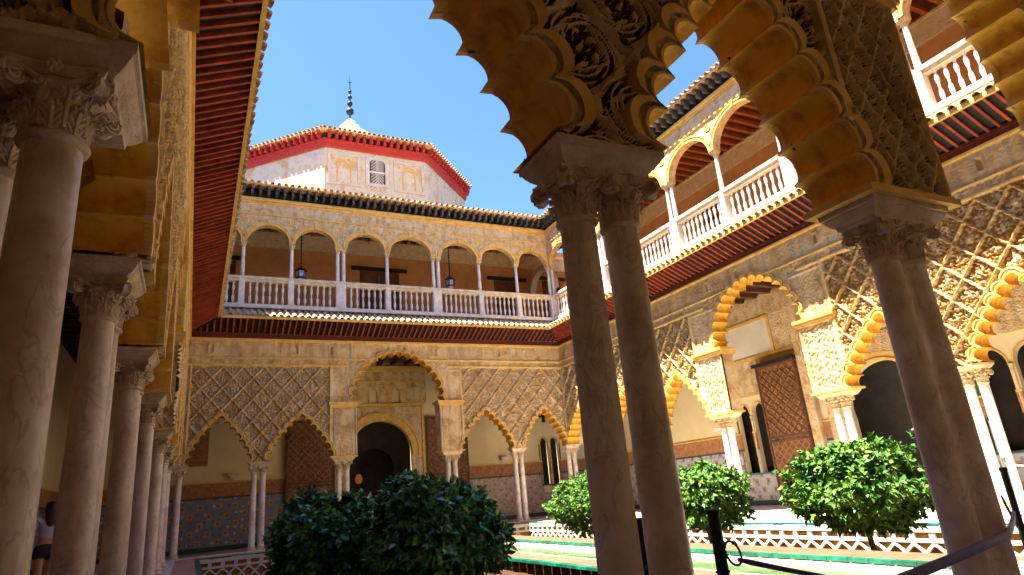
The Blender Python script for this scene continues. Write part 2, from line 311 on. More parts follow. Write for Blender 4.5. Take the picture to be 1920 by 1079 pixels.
# ------------------------------------------------------------------ shared pieces: columns
def shaft_mesh(name, h, rb, rt, m, n=28):
    b = MB(); pr = [(rb*1.10, 0), (rb*1.12, 0.015), (rb*1.10, 0.03), (rb, 0.05)]
    for i in range(1, 9):
        f = i/8; pr.append((rb+(rt-rb)*f**1.6, 0.05+(h-0.05)*f))
    b.lathe(pr, n); me = b.mesh(name, m); smooth_by_angle(me); return me
def base_mesh(name, r, m):
    b = MB(); b.box(-r*1.5, r*1.5, -r*1.5, r*1.5, 0, 0.05)
    b.lathe([(r*1.45, 0.05), (r*1.5, 0.065), (r*1.45, 0.085), (r*1.2, 0.095), (r*1.18, 0.11), (r*1.32, 0.12), (r*1.32, 0.135), (r*1.1, 0.15)], 20)
    me = b.mesh(name, m); smooth_by_angle(me); return me
def capital_mesh(name, r, h, m, top=0.165, fine=True):
    b = MB()
    b.lathe([(r*1.0, -0.01), (r*1.15, 0.0), (r*1.2, 0.010), (r*1.14, 0.022), (r*1.0, 0.03), (r*0.98, h*0.45), (r*1.10, h*0.66), (r*1.32, h*0.70), (r*1.42, h*0.75), (r*1.34, h*0.80), (r*1.2, h*0.86)], 24)
    def leaf(ang, z0, hh, r0, out, w, nf):
        ca, sa = math.cos(ang), math.sin(ang)
        def P(t, side, o=0.0):      # t along the leaf, side across, o outward
            rr = r0+out*(0.15*t+0.85*t**3.2)+o - 0.35*abs(side)**1.6*0.10*w/0.04*0.3
            zz = z0+hh*(math.sin(min(t, 1.0)*math.pi*0.56)/math.sin(math.pi*0.56)) - (0.02 if t > 0.95 else 0)
            return (ca*rr-sa*side*w, sa*rr+ca*side*w, zz)
        b.tube([P(t, 0, 0.006) for t in (0, 0.3, 0.6, 0.85, 1.0)], [0.010, 0.010, 0.010, 0.011, 0.007], 5)
        for k in range(nf):
            f = 0.10+0.72*k/(nf-1); L = 1.0*(1-0.45*f)
            for sg in (-1, 1):
                b.tube([P(f-0.10 if f > 0.1 else 0, 0.1*sg), P(f+0.03, 0.55*sg*L, 0.003), P(f+0.13, 0.95*sg*L, 0.004+0.01*f), P(f+0.14, 1.15*sg*L, 0.016)], [0.006, 0.0085, 0.0075, 0.003], 5)
    nf = 5 if fine else 3
    for k in range(8): leaf(2*math.pi*k/8, 0.025, h*0.36, r*0.99, 0.040, 0.034, nf)
    for k in range(8): leaf(2*math.pi*(k+0.5)/8, 0.04, h*0.56, r*0.99, 0.052, 0.034, nf)
    for k in range(4):      # large scroll volutes at the corners
        a = math.pi/4+math.pi/2*k; ra = Vector((math.cos(a), math.sin(a), 0)); ta = Vector((-math.sin(a), math.cos(a), 0))
        for sgn in (-1, 1):
            cen = ra*(top*1.12) + ta*sgn*0.026; pts = []
            n = 22 if fine else 12
            for q in range(n):
                f = q/(n-1); th = math.pi*0.55-4.6*math.pi*f; rad = 0.046*(1-0.86*f)
                pts.append(cen + ra*rad*math.cos(th) + ta*sgn*0.006*f + Vector((0, 0, h*0.73+rad*math.sin(th))))
            b.tube(pts, [0.010*(1-0.3*q/n) for q in range(n)], 5)
        Mx = Matrix.Translation(ra*(top*1.12)+Vector((0, 0, h*0.73))) @ Matrix.Rotation(a+math.pi/2, 4, 'Z') @ Matrix.Rotation(math.pi/2, 4, 'Y')
        rg = [[Mx @ Vector((rr_*math.cos(t), rr_*math.sin(t), x_)) for t in np.linspace(0, 2*math.pi, 15)[:-1]] for rr_, x_ in ((0.02, -0.028), (0.043, -0.022), (0.036, 0.0), (0.043, 0.022), (0.02, 0.028))]
        b.rings(rg)
        for sgn in (-1, 1):      # stem feeding the scroll
            a1 = a+sgn*0.55
            b.tube([(math.cos(a1)*r*1.02, math.sin(a1)*r*1.02, h*0.52), (math.cos(a+sgn*0.4)*r*1.3, math.sin(a+sgn*0.4)*r*1.3, h*0.78), tuple(ra*(top*1.05)+ta*sgn*0.022+Vector((0, 0, h*0.88)))], [0.008, 0.012, 0.012], 5)
        a2 = math.pi/2*k
        c = (math.cos(a2)*(top*0.98), math.sin(a2)*(top*0.98), h*0.90)
        for q in range(6): t = q*math.pi/3; b.lathe([(0.002, -0.012), (0.011, -0.004), (0.011, 0.006), (0.002, 0.012)], 6, (c[0]-math.sin(a2)*0.017*math.cos(t), c[1]+math.cos(a2)*0.017*math.cos(t), c[2]+0.017*math.sin(t)))
        b.lathe([(0.002, -0.012), (0.012, -0.004), (0.012, 0.004), (0.002, 0.012)], 6, (c[0]*1.06, c[1]*1.06, c[2]))
    ring = []
    for k in range(4):
        a = math.pi/4+math.pi/2*k; c0 = Vector((math.cos(a), math.sin(a)))*top*1.36; c1 = Vector((math.cos(a+math.pi/2), math.sin(a+math.pi/2)))*top*1.36
        nn = Vector((math.cos(a+math.pi/4), math.sin(a+math.pi/4)))
        for q in range(6): f = q/6; ring.append(c0.lerp(c1, f) - nn*top*0.16*math.sin(math.pi*f))
    b.rings([[(p.x*s_, p.y*s_, z) for p in ring] for s_, z in ((0.88, h*0.86), (0.93, h*0.89), (0.95, h*0.93), (1.0, h*0.95), (1.0, h))])
    me = b.mesh(name, m); smooth_by_angle(me, 50); return me
def abacus_mesh(name, hl, hd, h, m):
    b = MB(); pr = [(0.075, 0.0), (0.07, 0.022), (0.062, 0.03), (0.045, 0.045), (0.024, 0.072), (0.016, 0.085), (0.016, 0.092), (0.0, 0.098), (0.0, h)]
    b.rings([[(-hl+i, -hd+i, z), (hl-i, -hd+i, z), (hl-i, hd-i, z), (-hl+i, hd-i, z)] for i, z in pr])
    return b.mesh(name, m)

ZN, ZA = 2.41, 2.81      # neck of the shafts, top of the impost blocks
ME = {}
ME['shaft'] = shaft_mesh('shaft', ZN-0.14, 0.104, 0.092, M_marble)
ME['shaft_w'] = shaft_mesh('shaft', ZN-0.14, 0.10, 0.088, M_marble_w, 20)
ME['base'] = base_mesh('base', 0.1, M_capital_w)
ME['cap'] = capital_mesh('capital', 0.095, 0.27, M_capital)
ME['cap_w'] = capital_mesh('capital', 0.092, 0.27, M_capital_w, fine=False)
def column(parent, x, y, white=False, z0=0.0):
    c = place('column', ME['shaft_w' if white else 'shaft'], parent, (x, y, z0+0.14))
    place('capital', ME['cap_w' if white else 'cap'], c, (0, 0, ZN-0.14))
    place('column_base', ME['base'], c, (0, 0, -0.14-0.0))
    c.rotation_euler = (0, 0, 0)
    return c

# ------------------------------------------------------------------ lobed arches
def base_small(c, hw, z0, H, n=240):
    zz = np.concatenate([np.linspace(0, 1, n)**1.0])
    x = hw*(1-zz**1.6); z = z0+H*zz
    P = np.concatenate([np.stack([c-x, z], 1), np.stack([c+x, z], 1)[::-1][1:]])
    return P
def base_big(c, hw, z0, n=400):
    t = np.linspace(math.pi*1.04, -math.pi*0.04, n)
    P = np.stack([c+hw*1.02*np.cos(t), z0+0.06+hw*np.sin(t)*(1.0+0.03*np.sin(t)**8)], 1); return P
def lobed(P, nl, depth, off=0.0, seg=9):
    """scalloped polyline following P, left to right over the top"""
    d = np.linalg.norm(np.diff(P, axis=0), axis=1); s = np.concatenate([[0], np.cumsum(d)]); L = s[-1]
    T = np.gradient(P, s, axis=0); T /= np.linalg.norm(T, axis=1)[:, None]
    k = 9; T = np.stack([np.convolve(np.pad(T[:, i], k, mode='edge'), np.ones(2*k+1)/(2*k+1), 'valid') for i in range(2)], 1)
    T /= np.linalg.norm(T, axis=1)[:, None]
    N = np.stack([-T[:, 1], T[:, 0]], 1)
    out = []; seam = []
    for i in range(nl):
        for j in range(seg+1):
            f = j/seg; q = (i+f)/nl*L
            p = np.array([np.interp(q, s, P[:, 0]), np.interp(q, s, P[:, 1])]); nn = np.array([np.interp(q, s, N[:, 0]), np.interp(q, s, N[:, 1])])
            nn /= np.linalg.norm(nn)
            sc = depth*max(0.0, 1-(2*f-1)**2)**0.5
            out.append(p+nn*(off+sc))
        seam.append((i*(seg+1), (i+1)*(seg+1)))
    return np.array(out), seam

def inside(poly, X, Z):
    r = np.zeros(X.shape, bool); n = len(poly)
    for i in range(n):
        x1, z1 = poly[i]; x2, z2 = poly[(i+1) % n]
        if z1 == z2: continue
        c = ((z1 > Z) != (z2 > Z)) & (X < (x2-x1)*(Z-z1)/(z2-z1)+x1); r ^= c
    return r

def sm(x, a, b): t = np.clip((x-a)/(b-a), 0, 1); return t*t*(3-2*t)
def foliage(X, Z, k=1.0, seed=0.0):
    """arabesque scroll relief 0..1"""
    a = 30*k; u = X*a+seed; v = Z*a+seed*1.7
    w1 = np.sin(u*0.53+1.9*np.sin(v*0.41))+np.sin(v*0.57+1.7*np.sin(u*0.37+1.1))
    w2 = np.sin(u*1.1+1.3*np.sin(v*0.9+0.6))*np.sin(v*1.05+1.4*np.sin(u*0.8))
    g = 0.55*np.cos(w1*2.6)+0.55*w2
    return sm(g, -0.35, 0.35)
def rosette(dx, dz, r0, n=8):
    r = np.hypot(dx, dz); th = np.arctan2(dz, dx)
    pet = sm(r0*(0.72+0.28*np.cos(n*th))-r, 0, r0*0.25)
    return np.maximum(pet*(0.6+0.4*np.cos(r/r0*7)), sm(r0*0.22-r, 0, r0*0.08))

def relief(S, Z, W, fine=1.0):
    """how far the carving stands proud of the wall (m), W = wing data"""
    h = 0.028*foliage(S, Z, fine*1.25, W['seed'])
    if W.get('deep'):      # bold leaf scrolls with rosettes between curling stems on the shaded gallery face
        g = 0.42; gu = S/g+0.5*np.floor(Z/g*1.15) ; gx = (gu-np.floor(gu)-0.5)*g; gz = (Z/g*1.15-np.floor(Z/g*1.15)-0.5)*g/1.15
        r_ = np.hypot(gx, gz); th = np.arctan2(gz, gx)
        stem = sm(0.022-np.abs(r_-0.15-0.02*np.sin(3*th)), 0, 0.008)
        lf = sm(0.5*np.cos(th*5+r_*26)+0.25*np.sin(S*61)*np.sin(Z*57)+0.02, -0.05, 0.1)*sm(r_, 0.09, 0.11)
        h = -0.075+0.105*np.maximum(np.maximum(rosette(gx, gz, 0.085, 6)*1.1, stem), lf*0.8)+0.022*foliage(S, Z, 3.2, 1.0)
    zt = 6.06
    for (a, b) in W['sebka']:
        m = (S > a) & (S < b) & (Z < zt)
        dx, dz = 0.66, 0.76; c = (a+b)/2
        u = (S-c)/dx+(Z-zt)/dz; v = (S-c)/dx-(Z-zt)/dz; L = 0.498
        ww = 0.030*(1+0.2*np.cos(2*math.pi*(u+v)*3))
        fu = u-np.round(u); fv = v-np.round(v)
        tw = 0.02 if W.get('deep') else 0.014
        rib = np.maximum(sm(ww-np.abs(fu)*L, 0, tw), sm(ww-np.abs(fv)*L, 0, tw))
        core = np.maximum(sm(0.012-np.abs(fu)*L, 0, 0.006), sm(0.012-np.abs(fv)*L, 0, 0.006))
        # cell centres
        uc = np.floor(u)+0.5; vc = np.floor(v)+0.5
        cx = (uc+vc)/2*dx+c; cz = (uc-vc)/2*dz+zt
        ros = rosette(S-cx, Z-cz, 0.12)
        r2 = np.maximum(rosette(S-cx, Z-cz-0.2, 0.07, 5), rosette(S-cx, Z-cz+0.2, 0.07, 5))
        r3 = np.maximum(rosette(S-cx-0.155, Z-cz, 0.06, 5), rosette(S-cx+0.155, Z-cz, 0.06, 5))
        cell = -0.085+0.052*foliage(S, Z, fine*2.0, 3.0)+0.06*ros+0.05*np.maximum(r2, r3)
        if W.get('deep'):      # one big open flower per lozenge with curling leaves round it
            r_ = np.hypot(S-cx, Z-cz); th = np.arctan2(Z-cz, S-cx)
            stem = sm(0.013-np.abs(r_-0.155-0.018*np.sin(4*th)), 0, 0.01)
            lf = sm(np.sin(th*6+9*np.sin(r_*17))*np.cos(r_*34+0.6*np.sin(5*th))+0.15, 0.0, 0.35)*sm(r_, 0.085, 0.10)
            cell = -0.075+0.085*np.maximum(np.maximum(rosette(S-cx, Z-cz, 0.085, 6), stem), lf*0.85)
        hh = np.maximum(cell, -0.085+0.125*rib) - 0.016*core
        h = np.where(m, hh, h)
        for e in (a, b): h = np.where((np.abs(S-e) < 0.035) & (Z < zt+0.1), 0.045, h)
    h = np.where(h < 0.03, h*W.get('boost', 1.0), h)
    # horizontal mouldings and frieze
    inb = np.zeros(S.shape, bool)
    for (a, b) in W['big']: inb |= (S > a) & (S < b)
    h = np.where((np.abs(Z-6.11) < 0.035) & ~inb, 0.05, h)
    h = np.where((Z > 6.33) & (Z < 6.39), 0.05, h)
    fr = (Z > 6.42) & (Z < 6.98)
    fc = (S+W['seed']) / 1.35; ff = np.abs(fc-np.round(fc))*1.35
    h = np.where(fr, 0.006+0.010*foliage(S, Z, fine*1.3, 9.0), h)
    h = np.where(fr & (ff < 0.028) & (np.round(fc).astype(int) % 2 == 0), 0.028, h)
    wv = np.abs(ff-0.675)      # small blind windows in the frieze
    wz = Z-6.52
    win = fr & (wv < 0.16) & (wz > 0) & (wz < 0.36); inn = (wv < 0.10) & (wz > 0.04) & ((wz < 0.22) | (np.hypot(wv, wz-0.22) < 0.10))
    h = np.where(win & ((np.round(fc).astype(int) % 3) == 0), np.where(inn, -0.05, 0.035), h)
    h = np.where(Z > 6.98, 0.055, h)
    for (a, b, zb) in W['pierpan']:    # panels of flat carving on the piers
        c = (a+b)/2; w = (b-a)/2; d = np.abs(S-c)
        inp = (d < w) & (Z > 2.9) & (Z < zb)
        hp = np.where(d > w-0.05, 0.035, np.where((d > w-0.09), -0.012, 0.0+0.020*foliage(S, Z, fine*1.6, 5.0)))
        if W.get('script'):      # tall knotted lettering as on the sunlit piers
            q = (Z*3.3) % 1.0; t = np.sin((S-c)*42+2*np.sin(Z*19))*np.sin(Z*21+1.5*np.sin((S-c)*25))
            hp = np.where(d < w-0.13, 0.028*sm(t, -0.05, 0.25)-0.012, hp)
        if W.get('deep'):
            u = (S-c)/0.23+Z/0.36; v = (S-c)/0.23-Z/0.36; rr = np.maximum(sm(0.09-np.abs(u-np.round(u)), 0, 0.05), sm(0.09-np.abs(v-np.round(v)), 0, 0.05))
            uc = (np.floor(u)+np.floor(v)+1)/2*0.23+c; vc = (np.floor(u)-np.floor(v))/2*0.36; rr = np.maximum(rr, np.maximum(rosette(S-uc, Z-vc, 0.06, 6), 0.8*sm(0.009-np.abs(np.hypot(S-uc, (Z-vc)*0.7)-0.085), 0, 0.006)))
            hp = np.where(d > w-0.035, 0.03, np.where(d > w-0.05, -0.02, -0.055+0.08*rr+0.010*foliage(S, Z, 2.0, 4.0)))
        h = np.where(inp, hp, h)
        up = (d < w) & (Z >= 4.8) & (Z < 6.0)
        h = np.where(up, np.where((d > w-0.05) | (Z > 5.95), 0.03, 0.016*foliage(S, Z, fine*1.6, 2.0)), h)
    return h

def rim(b, P, nl, depth, y, sgn, prof, mats=None):
    """scalloped moulding round an arch; prof = (offset, proud, material)"""
    curves = [lobed(P, nl, depth, o)[0] for o, h, m in prof]
    vs = []; n = len(curves[0])
    for (o, h, m), c in zip(prof, curves): vs += [(x, y+sgn*h, z) for x, z in c]
    for i in range(len(prof)-1):
        b.cur = prof[i][2]
        fs = []
        for j in range(n-1):
            q = (i*n+j, i*n+j+1, (i+1)*n+j+1, (i+1)*n+j); fs.append(q if sgn > 0 else q[::-1])
        if i == 0: base = len(b.v); b.v += vs
        for f in fs: b.f.append(tuple(k+base for k in f)); b.mi.append(b.cur)
    b.cur = 0

def heightfield(s0, s1, z0, z1, step, holes, W, y, sgn, fine=1.0, thick=None):
    ns = int(round((s1-s0)/step)); nz = int(round((z1-z0)/step))
    s = np.linspace(s0, s1, ns+1); z = np.linspace(z0, z1, nz+1); S, Z = np.meshgrid(s, z)
    H = relief(S, Z, W, fine)
    Sc = (S[:-1, :-1]+S[1:, 1:])/2; Zc = (Z[:-1, :-1]+Z[1:, 1:])/2; keep = np.ones(Sc.shape, bool)
    for h in holes:
        bb = (Sc > h[:, 0].min()) & (Sc < h[:, 0].max()) & (Zc > h[:, 1].min()-0.1) & (Zc < h[:, 1].max())
        ii = np.where(bb); keep[ii] &= ~inside(h, Sc[ii], Zc[ii])
    V = np.stack([S, y+sgn*H, Z], -1).reshape(-1, 3)
    i, j = np.where(keep); a = i*(ns+1)+j
    q = np.stack([a, a+1, a+ns+2, a+ns+1], 1)
    if sgn > 0: q = q[:, ::-1]
    Hm = (H[:-1, :-1]+H[1:, 1:]+H[1:, :-1]+H[:-1, 1:])[i, j]/4
    used = np.unique(q); remap = np.full(len(V), -1); remap[used] = np.arange(len(used))
    sc_, zc_ = Sc[i, j], Zc[i, j]; mi = (Hm < (-0.028 if W.get('deep') else -0.052)).astype(np.int32)  # faces cut below a set depth take the ground colour
    line = ((np.abs(zc_-6.11) < 0.05) | (np.abs(zc_-6.36) < 0.05) | (zc_ > 6.97)) & (Hm > 0.03)
    insb = np.zeros(len(sc_), bool)
    for (a, b_) in W['sebka']: insb |= (sc_ > a) & (sc_ < b_) & (zc_ < 6.08)
    if not W.get('deep'): mi[(insb & (Hm > 0.022))] = 2
    mi[line] = 2
    return V[used], remap[q], mi
def np_mesh(name, V, Q, mats, mi=None, smooth=False):
    me = bpy.data.meshes.new(name); me.vertices.add(len(V)); me.vertices.foreach_set('co', np.asarray(V, float).ravel())
    k = Q.shape[1]; me.loops.add(Q.size); me.loops.foreach_set('vertex_index', Q.ravel().astype(np.int32))
    me.polygons.add(len(Q)); me.polygons.foreach_set('loop_start', np.arange(len(Q), dtype=np.int32)*k)
    for m in mats: me.materials.append(m)
    if mi is not None: me.polygons.foreach_set('material_index', mi)
    if smooth: me.polygons.foreach_set('use_smooth', np.ones(len(Q), bool))
    me.update(calc_edges=True); me.validate(); return me

def arcade(parent, W, T=0.44, step=0.025, step_back=0.08, fine=1.0, fine_back=1.0, back_range=None, white=False, lobes=1.0, ax=None):
    """W: s0,s1, posts[(centre, kind)] ; kind pair | pier | corner"""
    posts = W['posts']; hwk = {'pair': 0.34, 'pier': W.get('pier_hw', 0.46), 'corner': 0.22, 'cornerL': 0.22}
    ax = T/2 if ax is None else ax
    W['sebka'] = []; W['big'] = []; W['pierpan'] = []
    holes = []; arches = []
    for (c0, k0), (c1, k1) in zip(posts[:-1], posts[1:]):
        a = c0+hwk[k0]; b_ = c1-hwk[k1]
        if (k0, k1) == ('pair', 'pier') and W.get('custom') is not None and abs(c1-W['custom_at']) < 0.01:
            P = W['custom']; nl = 23; dep = 0.125
            arches.append((P, nl, dep, True)); W['big'].append((a-0.3, b_+0.4))
            pl, _ = lobed(P, nl, dep, 0.02); holes.append(np.concatenate([[[a, 2.5]], pl, [[b_, 4.7], [b_, 2.5]]]))
            W['pierpan'] += [(b_, c1+hwk[k1], 4.55)]; continue
        if k0 == 'pier' and k1 == 'pier':
            c = (a+b_)/2; hw = (b_-a)/2+0.03; P = base_big(c, hw, 4.78); nl = 17; dep = 0.15
            arches.append((P, nl, dep, True)); W['big'].append((c-hw-0.35, c+hw+0.35))
            W['pierpan'] += [(c0-hwk[k0], a, 4.55), (b_, c1+hwk[k1], 4.55)]
            pl, _ = lobed(P, nl, dep, 0.02)
            holes.append(np.concatenate([[[a, 2.5], [a, 4.66]], pl, [[b_, 4.66], [b_, 2.5]]]))
        else:
            c = (a+b_)/2; hw = (b_-a)/2-0.015; P = base_small(c, hw, ZA+0.02, 1.42); nl = 13; dep = 0.125
            arches.append((P, nl, dep, False))
            pl, _ = lobed(P, nl, dep, 0.03)
            holes.append(np.concatenate([[[pl[0][0], 2.5]], pl, [[pl[-1][0], 2.5]]]))
    # lattice fields lie between the corner and the pier
    cs = [c for c, k in posts if k == 'pier']
    if len(cs) == 1: cs = [cs[0]-4.0]+cs
    e0, e1 = posts[0][0]+0.12, posts[-1][0]-0.12
    ph = hwk['pier']
    W['sebka'] = [(e0, cs[0]-ph-0.02), (cs[1]+ph+0.02, e1)]
    V, Q, mi = heightfield(W['s0'], W['s1'], ZA, 7.06, step, holes, W, 0.0, -1, fine)
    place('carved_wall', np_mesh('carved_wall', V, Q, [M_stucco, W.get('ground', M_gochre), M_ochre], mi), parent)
    br = back_range or (W['s0'], W['s1'], 7.06)
    for ex in W.get('extra_back', ()):
        V, Q, mi = heightfield(ex[0], ex[1], ex[2], ex[3], ex[4], holes, W, T, 1, fine_back)
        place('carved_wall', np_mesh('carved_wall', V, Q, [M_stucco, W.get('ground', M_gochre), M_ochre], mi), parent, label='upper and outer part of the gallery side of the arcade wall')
    V, Q, mi = heightfield(br[0], br[1], ZA, br[2], step_back, holes, W, T, 1, fine_back)
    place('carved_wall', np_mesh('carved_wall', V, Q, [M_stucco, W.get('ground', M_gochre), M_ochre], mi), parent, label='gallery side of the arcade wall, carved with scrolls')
    # soffits and rims
    for P, nl, dep, big in arches:
        b = MB(); c, seam = lobed(P, nl, dep, 0.0, 12)
        n = len(c); vs = [(x, -0.035, z) for x, z in c]+[(x, T+0.02, z) for x, z in c]
        fs = []
        for a_, z_ in seam:
            for j in range(a_, z_-1): fs.append((j, n+j, n+j+1, j+1))
        b.add(vs, fs); me = b.mesh('lobed_soffit', M_gold); smooth_by_angle(me, 50)
        place('lobed_soffit', me, parent)
        b = MB()
        rim(b, P, nl, dep, 0.0, -1, [(0, 0.0, 0), (0.0, 0.055, 0), (0.035, 0.06, 0), (0.05, 0.035, 1), (0.075, 0.035, 0), (0.085, 0.062, 0), (0.115, 0.055, 0), (0.125, -0.04, 0)])
        rim(b, P, nl, dep, T, 1, [(0, 0.0, 0), (0.0, 0.03, 0), (0.025, 0.036, 0), (0.03, 0.002, 1), (0.07, 0.002, 1), (0.075, 0.042, 0), (0.14, 0.055, 0), (0.15, -0.08, 0)])
        b.obj('scalloped_rim', [M_ochre, M_stucco_fine], parent)
    # posts
    ab = {}
    for c, k in posts:
        if k == 'pier':
            b = MB(); g = [cc for cc, kk in posts if kk == 'pier']; g = g if len(g) > 1 else [-99]
            inner = c+ph if c == g[0] else c-ph
            b.box(min(inner, inner), inner+0.002, 0.0, T, ZA, 4.6) if False else None
            # side face of the pier towards the big opening, carved
            V, Q = pierside(T, 2.84, 4.6, 0.02, W)
            sg = 1 if c == g[0] else -1
            V2 = np.stack([inner+sg*V[:, 1], V[:, 0], V[:, 2]], 1)
            place('pier_side', np_mesh('pier_side', V2, Q, [M_stucco]), parent)
            b = MB()
            for z0, z1, o in ((ZA, 2.86, 0.03), (4.56, 4.61, 0.03), (4.61, 4.68, 0.055), (4.68, 4.76, 0.085)):
                if z0 < 3: continue
                b.box(c-ph-o, c+ph+o, -o-0.03, T+o+0.03, z0+0.001, z1)
            b.obj('impost', M_ochre, parent)
            b = MB(); b.box(c-ph-0.03, c+ph+0.03, -0.06, T+0.06, ZA+0.001, 2.86); b.obj('pier_footing', M_ochre, parent)
        if k == 'pair' or k == 'pier':
            hl = 0.34 if k == 'pair' else ph-0.05
            key = round(hl, 2)
            if key not in ab: ab[key] = abacus_mesh('abacus', hl, 0.22, ZA-ZN-0.27+0.002, M_capital_w if white else M_capital)
            place('abacus', ab[key], parent, (c, ax, ZN+0.27))
            for d in (-0.14, 0.14): column(parent, c+d, ax, white)
        elif k == 'cornerL': pass
        elif k == 'corner':
            if 'cab' not in ab: ab['cab'] = abacus_mesh('abacus', 0.24, 0.22, ZA-ZN-0.27+0.002, M_capital_w if white else M_capital)
            place('abacus', ab['cab'], parent, (c, ax, ZN+0.27)); column(parent, c, ax, white)
    return arches

def pierside(T, z0, z1, step, W):
    ys = np.linspace(0, T, int(T/step)+1); zs = np.linspace(z0, z1, int((z1-z0)/step)+1)
    S, Z = np.meshgrid(ys, zs)
    u = S/0.16+Z/0.22; v = S/0.16-Z/0.22
    r = np.maximum(sm(0.16-np.abs(u-np.round(u)), 0, 0.08), sm(0.16-np.abs(v-np.round(v)), 0, 0.08))
    H = 0.02*np.maximum(r, 0.5*foliage(S, Z, 1.5)); e = (S < 0.04) | (S > T-0.04); H = np.where(e, 0.025, H)
    V = np.stack([S, H, Z], -1).reshape(-1, 3); n = len(ys)
    i, j = np.meshgrid(np.arange(len(zs)-1), np.arange(n-1), indexing='ij'); a = (i*n+j).ravel()
    return V, np.stack([a, a+1, a+n+1, a+n], 1)

# ------------------------------------------------------------------ eaves, balcony, upper gallery
rb = MB(); rb.box(-0.026, 0.026, -0.97, 0.02, -0.02, 0.05); rb.box(-0.022, 0.022, -1.01, -0.97, -0.01, 0.03); ME['rafter'] = rb.mesh('rafter', M_red)
def tile_mesh(name, L, r, m, taper=0.8):
    b = MB(); n = 7; rings = []
    for y, rr in ((0, r), (L, r*taper)):
        o = [(rr*math.cos(math.pi*k/(n-1)), y, rr*math.sin(math.pi*k/(n-1))) for k in range(n)]
        i = [(0.8*rr*math.cos(math.pi*k/(n-1)), y, 0.8*rr*math.sin(math.pi*k/(n-1))) for k in range(n-1, -1, -1)]
        rings.append(o+i)
    b.rings(rings); me = b.mesh(name, m); smooth_by_angle(me, 50); return me
ME['ledge_tile'] = tile_mesh('ledge_tile', 1.0, 0.082, M_tile_mix)
ME['ledge_tile_o'] = tile_mesh('ledge_tile', 1.0, 0.082, M_tile)
ME['roof_tile'] = tile_mesh('roof_tile', 0.5, 0.075, M_tile)
cb = MB(); cb.box(-0.045, 0.045, -0.30, 0.0, -0.14, 0.16); cb.box(-0.045, 0.045, -0.38, -0.30, 0.02, 0.16); ME['corbel'] = cb.mesh('corbel', M_corbel)
def baluster_mesh():
    b = MB(); p = [(0.045, 0), (0.045, 0.05), (0.026, 0.07), (0.034, 0.12), (0.052, 0.22), (0.046, 0.32), (0.022, 0.42), (0.03, 0.44), (0.03, 0.47), (0.022, 0.49), (0.046, 0.58), (0.050, 0.67), (0.03, 0.78), (0.026, 0.81), (0.045, 0.83), (0.045, 0.88)]
    b.lathe(p, 10); me = b.mesh('baluster', M_marble_w); smooth_by_angle(me, 50); return me
ME['baluster'] = baluster_mesh()
ME['ushaft'] = shaft_mesh('upper_shaft', 1.18, 0.072, 0.062, M_marble_w, 14)
def ucap():
    b = MB(); b.lathe([(0.055, 0), (0.07, 0.01), (0.06, 0.025), (0.065, 0.06), (0.10, 0.13)], 12)
    for k in range(8):
        a = k*math.pi/4; b.box(-0.018, 0.018, 0.05, 0.085, 0.03, 0.085, Matrix.Rotation(a, 4, 'Z')); 
    for k in range(4):
        a = math.pi/4+k*math.pi/2; b.lathe([(0.005, -0.03), (0.026, -0.02), (0.026, 0.02), (0.005, 0.03)], 7, (0.105*math.cos(a), 0.105*math.sin(a), 0.115))
    b.box(-0.11, 0.11, -0.11, 0.11, 0.135, 0.165); b.box(-0.125, 0.125, -0.125, 0.125, 0.165, 0.19)
    return b.mesh('upper_capital', M_capital_w)
ME['ucap'] = ucap()
pb = MB(); pb.box(-0.10, 0.10, -0.12, 0.12, 0, 0.98); pb.box(-0.06, 0.06, -0.128, -0.12, 0.12, 0.86); pb.box(-0.125, 0.125, -0.145, 0.145, 0, 0.07); ME['pedestal'] = pb.mesh('pedestal', M_marble_w)
pb = MB(); pb.box(-0.185, 0.185, -0.12, 0.12, 0, 0.98); pb.box(-0.14, 0.14, -0.128, -0.12, 0.12, 0.86); pb.box(-0.2, 0.2, -0.145, 0.145, 0, 0.07); ME['pedestal2'] = pb.mesh('pedestal', M_marble_w)

